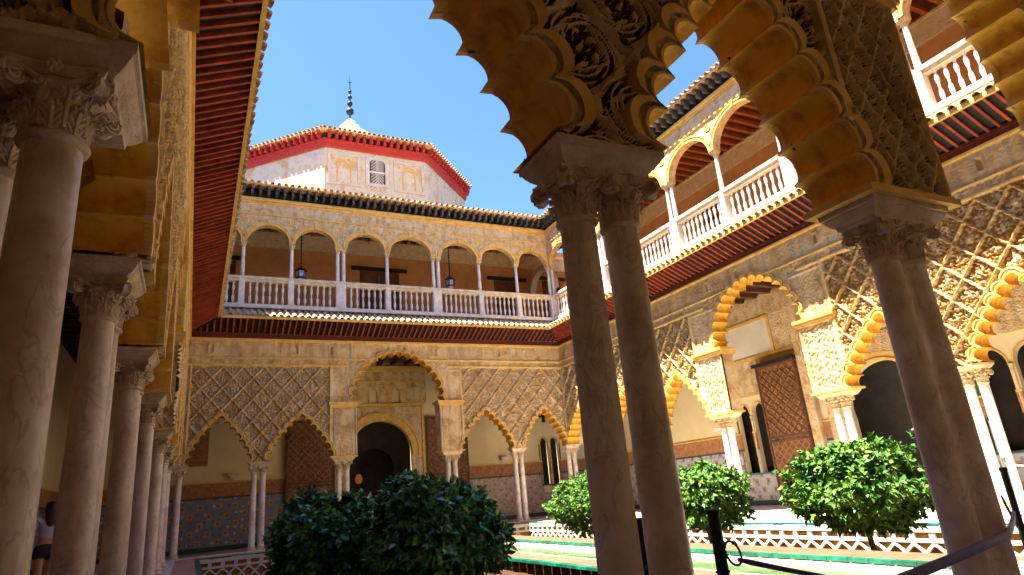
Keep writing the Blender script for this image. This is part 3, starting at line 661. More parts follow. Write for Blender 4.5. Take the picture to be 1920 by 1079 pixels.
def eaves(parent, s0, s1, tile='ledge_tile', spacing=0.205, fascia=M_reddark):
    """ledge over the ground floor between inner corners s0..s1, mitred at both ends"""
    b = MB(); b.box(s0, s1, -0.05, 0.1, 7.062, 7.16); b.box(s0, s1, -0.08, 0.1, 7.161, 7.24)
    b.obj('fascia_beam', fascia, parent)
    sl = math.atan2(0.40, 0.90); ts = math.tan(sl)
    n = int((s1-s0)/spacing)
    for i in range(n+1):
        s = s0+0.08+(s1-s0-0.16)*i/n
        k = min(1.0, (min(s-s0, s1-s))/0.97)
        if k < 0.12: continue
        place('rafter', ME['rafter'], parent, (s, 0.02, 7.20), (-sl, 0, 0), (1, k, 1))
    def slab(z0, y0, z1, y1, t, nm, m):
        q = MB(); e0, e1 = -y0, -y1
        q.add([(s0+e0, y0, z0), (s1-e0, y0, z0), (s1-e1, y1, z1), (s0+e1, y1, z1), (s0+e0, y0, z0+t), (s1-e0, y0, z0+t), (s1-e1, y1, z1+t), (s0+e1, y1, z1+t)],
              [(3, 2, 1, 0), (4, 5, 6, 7), (1, 0, 4, 5), (3, 2, 6, 7), (2, 1, 5, 6), (0, 3, 7, 4)]); q.obj(nm, m, parent)
    slab(7.265, 0.0, 7.265+0.9*ts, -0.90, 0.02, 'eave_boarding', M_black)
    slab(7.56, -0.86, 7.56, -0.93, 0.07, 'eave_edge_board', M_ochre)
    slab(8.12, 0.0, 7.635, -0.92, 0.03, 'ledge_slope', M_tile_mix)
    sp = 0.232; n = int((s1-s0)/sp); tl = math.atan2(0.485, 0.92)
    for i in range(n+1):
        s = s0+(s1-s0)*i/n; d = min(s-s0, s1-s); k = min(1.0, d/0.93)
        if k < 0.1: continue
        y = -0.97*k
        place('ledge_tile', ME[tile], parent, (s, y+random.uniform(-0.012, 0.012), 8.14-0.505*k+0.03*(1-k)), (tl, 0, random.uniform(-0.02, 0.02)), (1, max(k, 0.15), 1))
    for sg, c in ((1, s0), (-1, s1)):      # hip tile on the mitre
        q = MB(); q.tube([(c, 0.0, 8.17), (c+sg*0.97, -0.97, 7.66)], 0.06, 8); q.obj('hip_tile', M_tile, parent, smooth=True)

def arc_loop(c, hw, z0, rise, n=18):
    return [(c-hw, z0-0.001)]+[(c-hw*math.cos(math.pi*k/n), z0+rise*math.sin(math.pi*k/n)) for k in range(n+1)]+[(c+hw, z0-0.001)]

def upper(parent, s0, s1, cols, balus=True, seed=0, corb=0.29, detail=True, doors=(), lamps=()):
    """cols: list of (s, double)"""
    # slab
    b = MB(); b.box(s0, s1, -0.22, 0.3, 8.16, 8.25); b.box(s0, s1, -0.16, 0.3, 8.251, 8.32); b.obj('balcony_kerb', M_marble_w, parent)
    b = MB(); b.box(s0-0.0, s1, 0.31, 3.2, 8.0, 8.2); b.obj('gallery_slab', M_terra, parent)
    ZP, ZR = 8.32, 9.30
    holes = []
    for s, dbl in cols:
        place('pedestal', ME['pedestal2' if dbl else 'pedestal'], parent, (s, 0.06, ZP))
        for d in ((-0.115, 0.115) if dbl else (0,)):
            c = place('upper_column', ME['ushaft'], parent, (s+d, 0.06, ZR+0.10)); place('upper_capital', ME['ucap'], c, (0, 0, 1.18))
    ed = lambda i: 0.23 if cols[i][1] else 0.11
    zs = 10.78
    arcs = []
    for i in range(len(cols)-1):
        a, b_ = cols[i][0]+ed(i), cols[i+1][0]-ed(i+1)
        if b_-a < 0.4: continue
        c = (a+b_)/2; hw = (b_-a)/2; rise = hw*0.86 if hw > 0.78 else hw*0.92
        arcs.append((c, hw, rise))
        if balus:
            a2, b2 = a+0.06, b_-0.06; n = max(3, int(round((b2-a2)/0.215)))
            for k in range(n): place('baluster', ME['baluster'], parent, (a2+(b2-a2)*(k+0.5)/n, 0.06, ZP))
    # rail
    b = MB()
    for i in range(len(cols)-1):
        a, b_ = cols[i][0]+(0.22 if cols[i][1] else 0.10), cols[i+1][0]-(0.22 if cols[i+1][1] else 0.10)
        b.box(a-0.02, b_+0.02, -0.03, 0.15, 9.20, 9.30)
    b.box(s0, s1, -0.07, 0.19, 9.301, 9.40)
    b.obj('handrail', M_rail, parent)
    holes = [arc_loop(c, hw, zs, r) for c, hw, r in arcs]
    # wall above the arches, open at the bottom between the capitals
    outline = [(s0, 12.42), (s0, zs)]
    for c, hw, r in arcs: outline += arc_loop(c, hw, zs, r)[1:-1]
    outline += [(s1, zs), (s1, 12.42)]
    b = MB(); b.prism(outline[::-1], -0.06, 0.20); b.obj('arcade_wall', M_stucco_fine, parent)
    if detail:
        for c, hw, r in arcs:
            b = MB()
            for o0, o1, y in ((0.0, 0.05, -0.10), (0.051, 0.11, -0.085), (0.111, 0.16, -0.105)):
                n = 24; A = [(c-(hw+o0)*math.cos(math.pi*k/n), zs+(r+o0)*math.sin(math.pi*k/n)) for k in range(n+1)]
                B = [(c-(hw+o1)*math.cos(math.pi*k/n), zs+(r+o1)*math.sin(math.pi*k/n)) for k in range(n+1)]
                m = n+1; vs = [(x, y, z) for x, z in A]+[(x, y, z) for x, z in B]+[(x, -0.055, z) for x, z in B]+[(x, -0.055, z) for x, z in A]
                fs = []
                for k in range(n): fs += [(k, k+1, m+k+1, m+k), (m+k, m+k+1, 2*m+k+1, 2*m+k), (k+1, k, 3*m+k, 3*m+k+1)]
                b.add(vs, fs)
            b.obj('archivolt', M_ochre, parent)
            b = MB(); z1 = zs+r; b.frustum((c-0.04, c+0.04, -0.14, 0.0), (c-0.065, c+0.065, -0.15, 0.0), z1-0.02, z1+0.19); b.obj('keystone', M_ochre, parent)
        b = MB()
        for s, dbl in cols:        # roundels in the spandrels
            b.rings([[(s+r_*math.cos(2*math.pi*k/16), y, 11.62+r_*math.sin(2*math.pi*k/16)) for k in range(16)] for r_, y in ((0.12, -0.058), (0.12, -0.085), (0.085, -0.085), (0.08, -0.065), (0.04, -0.07), (0.03, -0.09))])
        b.obj('roundels', M_ochre, parent)
    b = MB(); b.box(s0, s1, -0.10, -0.061, 11.86, 11.91); b.box(s0, s1, -0.09, -0.061, 12.34, 12.421)
    b.box(s0, s1, -0.16, 0.2, 12.422, 12.50); b.box(s0, s1, -0.12, 0.2, 12.501, 12.56); b.obj('cornice_moulding', M_ochre, parent)
    b = MB(); b.box(s0, s1, -0.03, 0.2, 12.561, 12.95); b.obj('eave_backing', M_black, parent)
    n = int((s1-s0)/corb)
    for i in range(n+1): place('corbel', ME['corbel'], parent, (s0+(s1-s0)*i/n, -0.03, 12.78))
    b = MB(); b.box(s0, s1, -0.46, 3.4, 12.951, 12.99)
    b.add([(s0, -0.48, 12.99), (s1, -0.48, 12.99), (s1, 3.4, 14.3), (s0, 3.4, 14.3)], [(0, 1, 2, 3)])
    b.obj('roof', M_tile, parent)
    n = int((s1-s0)/0.24); tl = math.atan2(1.31, 3.88)
    for i in range(n+1): place('roof_tile', ME['roof_tile'], parent, (s0+(s1-s0)*i/n, -0.53+random.uniform(-.01, .01), 12.99), (tl, 0, random.uniform(-0.03, 0.03)), label=None)
    # gallery behind
    hs = [[(a, 8.21), (a, z1), (b_, z1), (b_, 8.21)] for a, b_, z1 in doors]
    out = [(s0-4, 8.2)]
    for h in sorted(hs): out += h
    out += [(s1+4, 8.2), (s1+4, 12.95), (s0-4, 12.95)]
    b = MB(); b.prism(out, 3.2, 3.5); b.obj('upper_back_wall', M_terra, parent)
    b = MB(); b.box(s0-3, s1+3, 3.12, 3.199, 11.86, 11.94); b.box(s0-3, s1+3, 3.15, 3.199, 11.941, 12.48); b.box(s0-3, s1+3, 3.10, 3.199, 12.481, 12.56); b.obj('carved_band', M_band, parent)
    for a, b_, z1 in doors:
        b = MB(); b.box(a-0.35, b_+0.35, 3.05, 3.2, z1, z1+0.14); b.obj('lintel', M_black, parent)
        b = MB(); b.box(a, (a+b_)/2-0.01, 3.3, 3.35, 8.2, z1); b.box((a+b_)/2+0.01, b_, 3.3, 3.35, 8.2, z1)
        for q in range(4): 
            zz = 8.35+q*(z1-8.3)/4
            for x0, x1 in ((a+0.08, (a+b_)/2-0.08), ((a+b_)/2+0.08, b_-0.08)): b.box(x0, x1, 3.27, 3.3, zz, zz+(z1-8.3)/4-0.12)
        b.obj('gallery_door', M_wood, parent)
    b = MB(); b.box(s0-2, s1+2, 0.201, 3.2, 12.70, 12.75); b.obj('gallery_ceiling', M_reddark, parent)
    n = int((s1-s0)/0.42)
    for i in range(n):
        b_ = ME.get('joist')
        if b_ is None:
            q = MB(); q.box(-0.06, 0.06, 0.21, 3.19, -0.14, 0); b_ = ME['joist'] = q.mesh('ceiling_joist', M_joist)
        place('ceiling_joist', b_, parent, (s0+(s1-s0)*(i+0.5)/n, 0, 12.70))

# openings and fittings of the ground floor back walls
def ajimez(parent, c, y, z0, z1, w=1.05, colm=M_capital_w):
    """pair of arched windows with a slender column between; returns hole loops"""
    hs = []
    for sg in (-1, 1):
        cc = c+sg*(w/4+0.02); hw = w/4-0.05; zs = z1-hw*1.1
        hs.append([(cc-hw, z0)]+[(cc-hw*math.cos(math.pi*k/10), zs+hw*1.1*math.sin(math.pi*k/10)) for k in range(11)]+[(cc+hw, z0)])
    b = MB(); b.lathe([(0.06, 0), (0.06, 0.04), (0.04, 0.07), (0.035, z1-z0-0.6), (0.05, z1-z0-0.57), (0.04, z1-z0-0.55), (0.07, z1-z0-0.42)], 12, (c, y-0.02, z0+0.0)); me = b.mesh('window_column', colm); smooth_by_angle(me)
    place('window_column', me, parent)
    b = MB(); b.box(c-w/2-0.07, c+w/2+0.07, y-0.05, y, z0-0.06, z0); b.box(c-w/2-0.07, c-w/2-0.02, y-0.03, y, z0, z1-0.3); b.box(c+w/2+0.02, c+w/2+0.07, y-0.03, y, z0, z1-0.3)
    b.obj('window_frame', M_green, parent)
    b = MB()
    for sg in (-1, 1):
        cc = c+sg*(w/4+0.02); hw = w/4-0.05; zs = z1-hw*1.1; n = 12
        for o0, o1 in ((0.0, 0.035),):
            A = [(cc-(hw+o0)*math.cos(math.pi*k/n), zs+(hw*1.1+o0)*math.sin(math.pi*k/n)) for k in range(n+1)]; B = [(cc-(hw+o1)*math.cos(math.pi*k/n), zs+(hw*1.1+o1)*math.sin(math.pi*k/n)) for k in range(n+1)]
            m = n+1; b.add([(x, y-0.03, z) for x, z in A]+[(x, y-0.03, z) for x, z in B]+[(x, y, z) for x, z in B]+[(x, y, z) for x, z in A],
                           [q for k in range(n) for q in ((k, k+1, m+k+1, m+k), (m+k, m+k+1, 2*m+k+1, 2*m+k), (k+1, k, 3*m+k, 3*m+k+1))])
    b.obj('window_arch', M_ochre, parent)
    b = MB(); b.box(c-w/2-0.4, c+w/2+0.4, y+0.45, y+0.5, z0-0.1, z1+0.1); b.obj('window_void', M_dark, parent)  # near-black sheet standing for the unlit room behind the window
    return hs
def door_leaf(parent, x0, x1, y, z1, seam=None, label=None):
    b = MB(); b.box(x0, x1, y-0.06, y, 0.03, z1)
    d = b.obj('door_leaf', M_door, parent, label=label)
    b = MB(); fw = 0.07
    for a, c in (((x0, x0+fw), (0.03, z1)), ((x1-fw, x1), (0.03, z1))): b.box(a[0], a[1], y-0.09, y-0.061, c[0], c[1])
    zs = [0.03, z1-fw] + ([seam, seam-0.12] if seam else [])
    for z in zs: b.box(x0+fw, x1-fw, y-0.085, y-0.061, z, z+fw)
    b.obj('door_frame', M_wood, d)
    # interlaced lattice of raised laths
    n = 5; w = x1-x0-2*fw; b = MB(); lo, hi = (seam+0.09 if seam else 0.12), z1-fw-0.02
    st = w/n*1.0
    k = 0
    z = lo
    while z < hi-st*0.6:
        for i in range(n):
            cx, cz = x0+fw+st*(i+0.5), z+st/2
            for a in (R(45), R(-45)):
                Mx = Matrix.Translation((cx, y-0.066, cz)) @ Matrix.Rotation(a, 4, 'Y'); b.box(-st*0.62, st*0.62, -0.012 - (0.003 if a > 0 else 0), 0.006, -0.012, 0.012, Mx)
        z += st
    b.obj('door_lattice', M_wood, d)
    return d

def ground_back(parent, s0, s1, y, holes, dado=M_mosaic, ztop=7.0, room_col=M_dark, split=None):
    loops = [(s0, 0)]
    low = sorted([h for h in holes if min(p[1] for p in h) < 0.02], key=lambda h: h[0][0])
    for h in low: loops += h
    loops += [(s1, 0), (s1, ztop), (s0, ztop)]
    hi = [h for h in holes if h not in low]
    b = MB(); b.wall(loops, hi, y, y+0.16); b.obj('back_wall', M_cream, parent)
    def cut(z0, z1):      # intervals free of holes in a band
        iv = [(s0, s1)]
        for h in holes:
            if min(p[1] for p in h) < z1-0.02 and max(p[1] for p in h) > z0+0.02:
                a, c = min(p[0] for p in h), max(p[0] for p in h)
                iv = [q for (u, v) in iv for q in ((u, min(v, a)), (max(u, c), v)) if q[1]-q[0] > 0.01]
        return iv
    for z0, z1, m, th, nm in ((0.0, 0.16, M_teal, 0.05, 'plinth_tiles'), (0.161, 1.0, dado, 0.03, 'mosaic_dado'), (1.001, 1.80, dado, 0.03, 'mosaic_dado'), (1.801, 1.87, M_teal, 0.036, 'tile_border'), (1.871, 2.36, M_frieze, 0.045, 'carved_frieze'), (2.361, 2.41, M_ochre, 0.06, 'moulding')):
        for a, c in cut(z0, z1): b = MB(); b.box(a, c, y-th, y-0.002, z0, z1); b.obj(nm, split[1] if (split and nm == 'mosaic_dado' and a > split[0]) else m, parent)
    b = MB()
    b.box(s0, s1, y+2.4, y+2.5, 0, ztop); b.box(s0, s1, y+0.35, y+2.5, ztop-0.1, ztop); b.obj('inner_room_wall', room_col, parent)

def sconce(x, y, z, rz, label):
    t = thing('wall_spotlight', label, 'spotlight', (x, y, z), rz, 'wall spotlights in the galleries')
    b = MB(); b.box(-0.05, 0.05, -0.03, 0.0, -0.12, 0.02); b.obj('bracket', M_white, t)
    b = MB(); b.frustum((-0.16, 0.16, -0.28, -0.02), (-0.19, 0.19, -0.34, 0.0), 0.0, 0.11); b.obj('lamp_housing', M_white, t)
    b = MB(); b.box(-0.15, 0.15, -0.29, -0.05, 0.11, 0.12); b.obj('lamp_glass', M_lead, t)
    return t
def lantern(x, y, z, zc, label):
    t = thing('hanging_lantern', label, 'lantern', (x, y, z), 0, 'iron lanterns of the upper gallery')
    b = MB(); L = zc-z-0.5; n = int(L/0.07)
    for k in range(n): 
        zz = 0.5+L*k/n; b.box(-0.03, 0.03, -0.012, 0.012, zz, zz+0.06, Matrix.Rotation(R(90*(k % 2)), 4, 'Z'))
    b.obj('chain', M_iron, t)
    b = MB(); b.lathe([(0.19, 0.0), (0.21, 0.03), (0.19, 0.06)], 6); b.lathe([(0.22, 0.30), (0.23, 0.33), (0.12, 0.44), (0.05, 0.50), (0.02, 0.56)], 6)
    for k in range(6): a = k*math.pi/3; b.tube([(0.19*math.cos(a), 0.19*math.sin(a), 0.05), (0.21*math.cos(a), 0.21*math.sin(a), 0.31)], 0.014, 4)
    for k in range(6): a = k*math.pi/3; b.lathe([(0.003, 0), (0.025, 0.03), (0.003, 0.10)], 5, (0.23*math.cos(a), 0.23*math.sin(a), 0.32))
    b.obj('lantern_frame', M_iron, t)
    b = MB(); b.lathe([(0.05, -0.14), (0.13, -0.10), (0.17, 0.0), (0.18, 0.06), (0.19, 0.30)], 6); b.obj('lantern_glass', M_lead, t)
    return t

# ================================================================== GROUND AND GARDEN (world coordinates)
def sheet(name, x0, x1, y0, y1, z, m, t=0.02, **kw):
    b = MB(); b.box(x0, x1, y0, y1, z-t, z); return b.obj(name, m, None, kind='structure', **kw)
BZ = -0.95
# terrain far below / around
b = MB(); b.box(-300, 300, -300, 300, -1.3, -1.0); b.obj('ground', M_soil, None, kind='structure')
XB0, XB1, XP0, XP1, XB2, XB3 = 0.28, 5.35, 6.08, 7.50, 8.35, 11.40
YB0, YB1 = 4.2, 22.5
sheet('gallery_floor_left', -4.5, XB0-0.06, -2, 28, 0.0, M_brickfloor, 1.0)
sheet('gallery_floor_far', XB0-0.06, 18.5, YB1+0.06, 31, 0.0, M_brickfloor, 1.0)
sheet('gallery_floor_near', XB0-0.06, 18.5, -4, YB0-0.06, 0.0, M_marblefloor, 1.0)  # out of view; pale marble chosen to bounce light into the near arcade
sheet('pavement_right', XB3+0.06, 18.5, YB0-0.06, YB1+0.06, 0.0, M_marblefloor, 1.0)
sheet('pavement_far_marble', -0.6, 14.6, 23.5, 24.25, 0.012, M_marble_w, 0.03)
sheet('pavement_left_marble', -1.1, -0.30, 2.2, 23.5, 0.012, M_marble_w, 0.03)
sheet('path_left', XB1, XP0-0.06, YB0, YB1, -0.05, M_path, 1.0)
sheet('path_right', XP1+0.06, XB2, YB0, YB1, -0.05, M_path, 1.0)
sheet('bed_soil_left', XB0-0.06, XB1, YB0-0.06, YB1+0.06, BZ, M_soil, 0.05)
sheet('bed_soil_right', XB2, XB3+0.06, YB0-0.06, YB1+0.06, BZ, M_soil, 0.05)
b = MB(); b.box(XP0-0.06, XP1+0.06, YB0, YB1, -0.6, -0.5); b.box(XP0-0.06, XP0, YB0, YB1, -0.5, -0.052); b.box(XP1, XP1+0.06, YB0, YB1, -0.5, -0.052)
b.obj('pool_basin', M_marble_w, None, kind='structure')
b = MB(); b.box(XP0+0.12, XP1-0.12, YB0, YB1, -0.16, -0.14); b.obj('pool_water', M_water, None, kind='structure')
b = MB()
for x0, x1 in ((XP0, XP0+0.12), (XP1-0.12, XP1)): b.box(x0, x1, YB0, YB1, -0.2, -0.09)
b.obj('pool_ledge', M_white, None, kind='structure')
def edging(name, pts, w, z, label, n_each=0.30, t=0.03):
    (x0, y0), (x1, y1) = pts; L = math.hypot(x1-x0, y1-y0); n = int(L/n_each); ang = math.atan2(y1-y0, x1-x0)
    r = place(name, None, None, (x0, y0, z), (0, 0, ang), label=label, cat='tile edging', group='green glazed tile edgings of the garden beds')
    q = MB(); q.box(0.004, L/n-0.004, -w/2, w/2, -t, 0.012); me = q.mesh('edge_tile', M_green)
    for i in range(n): place('edge_tile', me, r, (L*i/n, random.uniform(-.002, .002), random.uniform(-.003, .003)))
edging('tile_edging', ((XB3+0.0, YB0), (XB3+0.0, YB1)), 0.12, 0.004, 'green tile edge along the marble pavement above the right sunken bed')
edging('tile_edging', ((XP1+0.0, YB0), (XP1+0.0, YB1)), 0.12, -0.035, 'green tile edge on the right rim of the pool')
edging('tile_edging', ((XB1-0.0, YB0), (XB1-0.0, YB1)), 0.14, -0.035, 'dark green tile edge between the left brick path and the shaded bed')
edging('tile_edging', ((XB0, YB0), (XB0, YB1)), 0.12, 0.004, 'green tile edge beside the left arcade')
edging('tile_edging', ((XB0, YB1), (XB1, YB1)), 0.12, 0.004, 'green tile edge in front of the far left arches')
edging('tile_edging', ((XB2, YB1), (XB3, YB1)), 0.12, 0.004, 'short green tile edge at the far end of the right bed')

def interlace(label, x, y, rot, L):
    """sunken bed wall faced with interlaced blind arches; local x along, -y towards the bed"""
    t = thing('bed_wall', label, 'garden wall', (x, y, 0), rot, 'interlaced arch walls of the sunken beds')
    b = MB(); b.box(0, L, 0.0, 0.08, BZ, -0.012); b.obj('bed_wall_back', M_bedback, t)
    b = MB(); b.box(0, L, -0.06, 0.0, -0.13, -0.012); b.box(0, L, -0.055, 0.0, -0.30, -0.235); b.obj('top_band', M_white, t)
    st = 0.36; n = int(L/st)
    q = MB(); q.box(-0.05, 0.05, -0.05, -0.001, -0.235, -0.13); q1 = q.mesh('upright', M_white)
    q = MB(); xs = np.linspace(-0.355, 0.355, 21); k_ = len(xs)
    zf = lambda x: -0.29-0.155*(abs(x)/0.18)**1.2
    A = [(x, zf(x)) for x in xs]; B = [(x, zf(x)-0.062-0.006*(abs(x)/0.18)) for x in xs]
    q.add([(a, -0.05, z) for a, z in A]+[(a, -0.05, z) for a, z in B]+[(a, 0, z) for a, z in B]+[(a, 0, z) for a, z in A],
          [f for k in range(k_-1) for f in ((k+1, k, k_+k, k_+k+1), (k_+k+1, k_+k, 2*k_+k, 2*k_+k+1), (k, k+1, 3*k_+k+1, 3*k_+k))])
    q2 = q.mesh('interlaced_arch', M_white)
    for i in range(n+1):
        place('upright', q1, t, (min(max(st*i, .05), L-.05), 0, 0))
    for i in range(1, n): place('interlaced_arch', q2, t, (st*i, -0.003*(i % 2), 0))
interlace('white interlaced arch wall of the sunken bed below the right marble pavement', XB3, YB1, R(-90), YB1-YB0)
interlace('shaded white interlaced arch wall at the far end of the left bed', XB0, YB1, 0, XB1-XB0)
interlace('white interlaced arch wall at the far end of the right bed', XB2, YB1, 0, XB3-XB2)
b = MB(); b.box(XB0-0.06, XB0, YB0, YB1, BZ, -0.01); b.obj('bed_side_wall', M_bedback, None, kind='structure')

# ================================================================== WINGS
def gallery(parent, s0, s1, T, depth, zc=6.98):
    b = MB(); b.box(s0, s1, T+0.01, depth, zc, zc+0.08); b.obj('lower_gallery_ceiling', M_wood, parent)
    q = MB(); q.box(-0.07, 0.07, T+0.01, depth, -0.16, 0); me = q.mesh('ceiling_beam', M_wood)
    n = int((s1-s0)/0.6)
    for i in range(n+1): place('ceiling_beam', me, parent, (s0+(s1-s0)*i/n, 0, zc))
# ---- far wing
far = thing('palace_wing', 'far wing facing the camera, five lobed arches below a gallery of round arches', 'palace wing', (0, 23.65, 0), 0, 'arcaded wings round the courtyard')
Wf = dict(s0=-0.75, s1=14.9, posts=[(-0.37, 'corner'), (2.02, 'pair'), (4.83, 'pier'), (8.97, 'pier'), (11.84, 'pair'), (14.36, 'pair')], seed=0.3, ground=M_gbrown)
arcade(far, Wf, 0.44, 0.025, 0.12)
gallery(far, -4, 18, 0.44, 3.4)
hs = []
c, r = 7.05, 1.33      # round headed main doorway
hs.append([(c-r, 0.0)]+[(c-r*1.0*math.cos(t)*1.0, 3.12+r*math.sin(t)) for t in np.linspace(-0.12, math.pi+0.12, 26)]+[(c+r, 0.0)])
aj = ajimez(far, 15.1, 3.4, 1.35, 3.45, 1.0, M_capital_w); hs += aj
nich = []
for xx in (6.75, 7.75): nich.append([(xx-0.17, 5.2)]+[(xx-0.17*math.cos(t), 5.62+0.2*math.sin(t)) for t in np.linspace(0, math.pi, 9)]+[(xx+0.17, 5.2)])
ground_back(far, -4.0, 18.0, 3.4, hs, split=(8.0, M_mosaic3))
b = MB(); n = 26
for o0, o1, y in ((0.0, 0.10, 3.26), (0.101, 0.28, 3.30), (0.281, 0.36, 3.24)):
    ts = np.linspace(-0.10, math.pi+0.10, n+1)
    A = [(c-(r+o0)*math.cos(t), 3.12+(r+o0)*math.sin(t)) for t in ts]; B = [(c-(r+o1)*math.cos(t), 3.12+(r+o1)*math.sin(t)) for t in ts]; m = n+1
    b.add([(x, y, z) for x, z in A]+[(x, y, z) for x, z in B]+[(x, 3.4, z) for x, z in B]+[(x, 3.4, z) for x, z in A],
          [q for k in range(n) for q in ((k, k+1, m+k+1, m+k), (m+k, m+k+1, 2*m+k+1, 2*m+k), (k+1, k, 3*m+k, 3*m+k+1))])
b.obj('door_arch_moulding', M_ochre, far)
b = MB()
out = [(5.2, 0.0)] + hs[0] + [(8.9, 0.0), (8.9, 5.05), (5.2, 5.05)]
b.prism(out, 3.335, 3.398); b.obj('door_surround', M_stucco_fine, far)
b = MB(); b.box(5.15, 8.95, 3.25, 3.33, 5.06, 5.18); b.box(5.15, 5.25, 3.27, 3.334, 0, 5.05); b.box(8.85, 8.95, 3.27, 3.334, 0, 5.05); b.box(5.0, 9.1, 3.2, 3.4, 6.55, 6.8); b.box(5.0, 9.1, 3.28, 3.4, 6.1, 6.16)
b.obj('door_mouldings', M_ochre, far)
up = MB(); up.wall([(5.0, 5.19), (9.1, 5.19), (9.1, 6.54), (5.0, 6.54)], nich, 3.31, 3.398); up.obj('carved_panel', M_stucco_fine, far)
door_leaf(far, 3.25, 5.12, 3.28, 4.55, 2.1, 'tall carved door leaf folded back left of the doorway'); door_leaf(far, 9.02, 10.9, 3.28, 4.55, 2.1, 'tall carved door leaf folded back right of the doorway')
b = MB(); b.box(-1.5, 0.5, 3.3, 3.39, 3.0, 4.7); b.box(-1.4, 0.4, 3.27, 3.299, 3.1, 4.6); b.obj('wall_shutter', M_frieze, far)
# inner hall through the doorway, its darkness put into the wall colour: nested arch and a lit floor lamp further in
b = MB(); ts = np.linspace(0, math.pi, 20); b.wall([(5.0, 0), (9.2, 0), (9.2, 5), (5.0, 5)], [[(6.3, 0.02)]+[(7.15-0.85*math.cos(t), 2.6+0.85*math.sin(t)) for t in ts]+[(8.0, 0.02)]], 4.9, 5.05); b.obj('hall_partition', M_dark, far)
eaves(far, -0.32, 14.15, 'ledge_tile_o')
upper(far, -0.35, 14.2, [(-0.5, True), (1.2, False), (2.9, False), (4.73, True), (6.58, False), (8.65, True), (10.62, False), (12.42, False), (14.2, True)],
      doors=[(-0.6, 1.1, 11.2), (6.2, 8.0, 11.15), (12.8, 14.2, 11.15), (15.5, 16.6, 11.35)])
# transverse arch in the upper gallery
b = MB(); A = [(t, 0) for t in np.linspace(0, math.pi, 20)]
ring = []
for rr, in ((1.28,), (1.05,)):
    ring.append([(14.55, 1.75-rr*math.cos(t), 10.0+rr*1.15*math.sin(t)) for t, _ in A])
V_ = ring[0]+ring[1]+[(14.85, y, z) for _, y, z in ring[0]]+[(14.85, y, z) for _, y, z in ring[1]]; m = 20
b.add(V_, [f for k in range(19) for f in ((k, k+1, m+k+1, m+k), (m+k, m+k+1, 3*m+k+1, 3*m+k), (2*m+k+1, 2*m+k, 3*m+k, 3*m+k+1), (k+1, k, 2*m+k, 2*m+k+1))]); b.obj('transverse_arch', M_pale, far)

# ---- right wing
right = thing('palace_wing', 'right courtyard wing, its lobed arches and lattice carving half in bright sun, white balustrade above', 'palace wing', (14.15, 23.65, 0), R(-90), 'arcaded wings round the courtyard')
Wr = dict(s0=-0.3, s1=21.4, posts=[(-0.10, 'cornerL'), (2.95, 'pair'), (5.9, 'pair'), (8.95, 'pier'), (12.9, 'pier'), (16.08, 'pair'), (18.75, 'pair'), (21.1, 'corner')], seed=2.1, script=True, pier_hw=0.54)
arcade(right, Wr, 0.44, 0.02, 0.15, white=True)
gallery(right, 0, 24, 0.44, 3.2)
hs = []
hs += ajimez(right, 7.15, 3.2, 1.05, 3.35, 1.3); hs += ajimez(right, 15.4, 3.2, 1.05, 3.45, 1.7)
c, r = 12.15, 1.2
hs.append([(c-r*0.96, 0.0)]+[(c-r*math.cos(t), 2.6+r*math.sin(t)) for t in np.linspace(-0.25, math.pi+0.25, 26)]+[(c+r*0.96, 0.0)])
ground_back(right, -1.0, 24.0, 3.2, hs, M_mosaic2, room_col=M_room)
b = MB(); n = 26; ts = np.linspace(-0.25, math.pi+0.25, n+1)
for o0, o1, y in ((0.0, 0.08, 3.10), (0.081, 0.26, 3.14)):
    A = [(c-(r+o0)*math.cos(t), 2.6+(r+o0)*math.sin(t)) for t in ts]; B = [(c-(r+o1)*math.cos(t), 2.6+(r+o1)*math.sin(t)) for t in ts]; m = n+1
    b.add([(x, y, z) for x, z in A]+[(x, y, z) for x, z in B]+[(x, 3.2, z) for x, z in B]+[(x, 3.2, z) for x, z in A],
          [q for k in range(n) for q in ((k, k+1, m+k+1, m+k), (m+k, m+k+1, 2*m+k+1, 2*m+k), (k+1, k, 3*m+k, 3*m+k+1))])
b.obj('door_arch_moulding', M_ochre, right)
b = MB(); b.prism([(10.2, 0)]+hs[-1]+[(14.1, 0), (14.1, 4.6), (10.2, 4.6)], 3.15, 3.199); b.obj('door_surround', M_stucco_fine, right)
door_leaf(right, 7.9, 9.55, 3.05, 4.45, 2.06, 'tall carved door leaf folded back beside the paired windows')
b = MB(); b.box(7.86, 9.6, 2.85, 3.1, 4.451, 4.56); b.obj('door_hood', M_black, right)
b = MB(); b.box(9.62, 9.95, 3.0, 3.199, 0, 6.9); b.obj('pilaster', M_stucco_fine, right)
b = MB()      # framed white panel over the windows
b.box(6.7, 8.65, 3.155, 3.199, 4.9, 6.05); b.obj('white_panel', M_pale, right)
b = MB(); b.box(6.6, 8.75, 3.12, 3.199, 6.051, 6.16); b.box(8.65, 8.75, 3.12, 3.199, 4.9, 6.05); b.box(6.6, 9.6, 3.12, 3.199, 4.78, 4.899); b.obj('panel_frame', M_ochre, right)
for q in ((6.0, 9.6, 6.165, 6.9), (8.76, 9.6, 4.9, 6.16), (6.2, 7.86, 3.6, 4.779), (13.5, 18.0, 3.75, 6.6)):
    b = MB(); b.box(q[0], q[1], 3.15, 3.199, q[2], q[3]); b.obj('carved_panel', M_stucco_fine, right)
eaves(right, 0.0, 20.84, 'ledge_tile_o')
upper(right, -0.05, 21.4, [(-0.05, True), (2.0, False), (4.1, True), (6.3, False), (8.45, True), (10.75, False), (13.2, True), (15.05, False), (16.87, True), (19.0, False), (21.2, True)],
      doors=[(6.6, 8.0, 11.1), (12.0, 13.4, 11.1)])
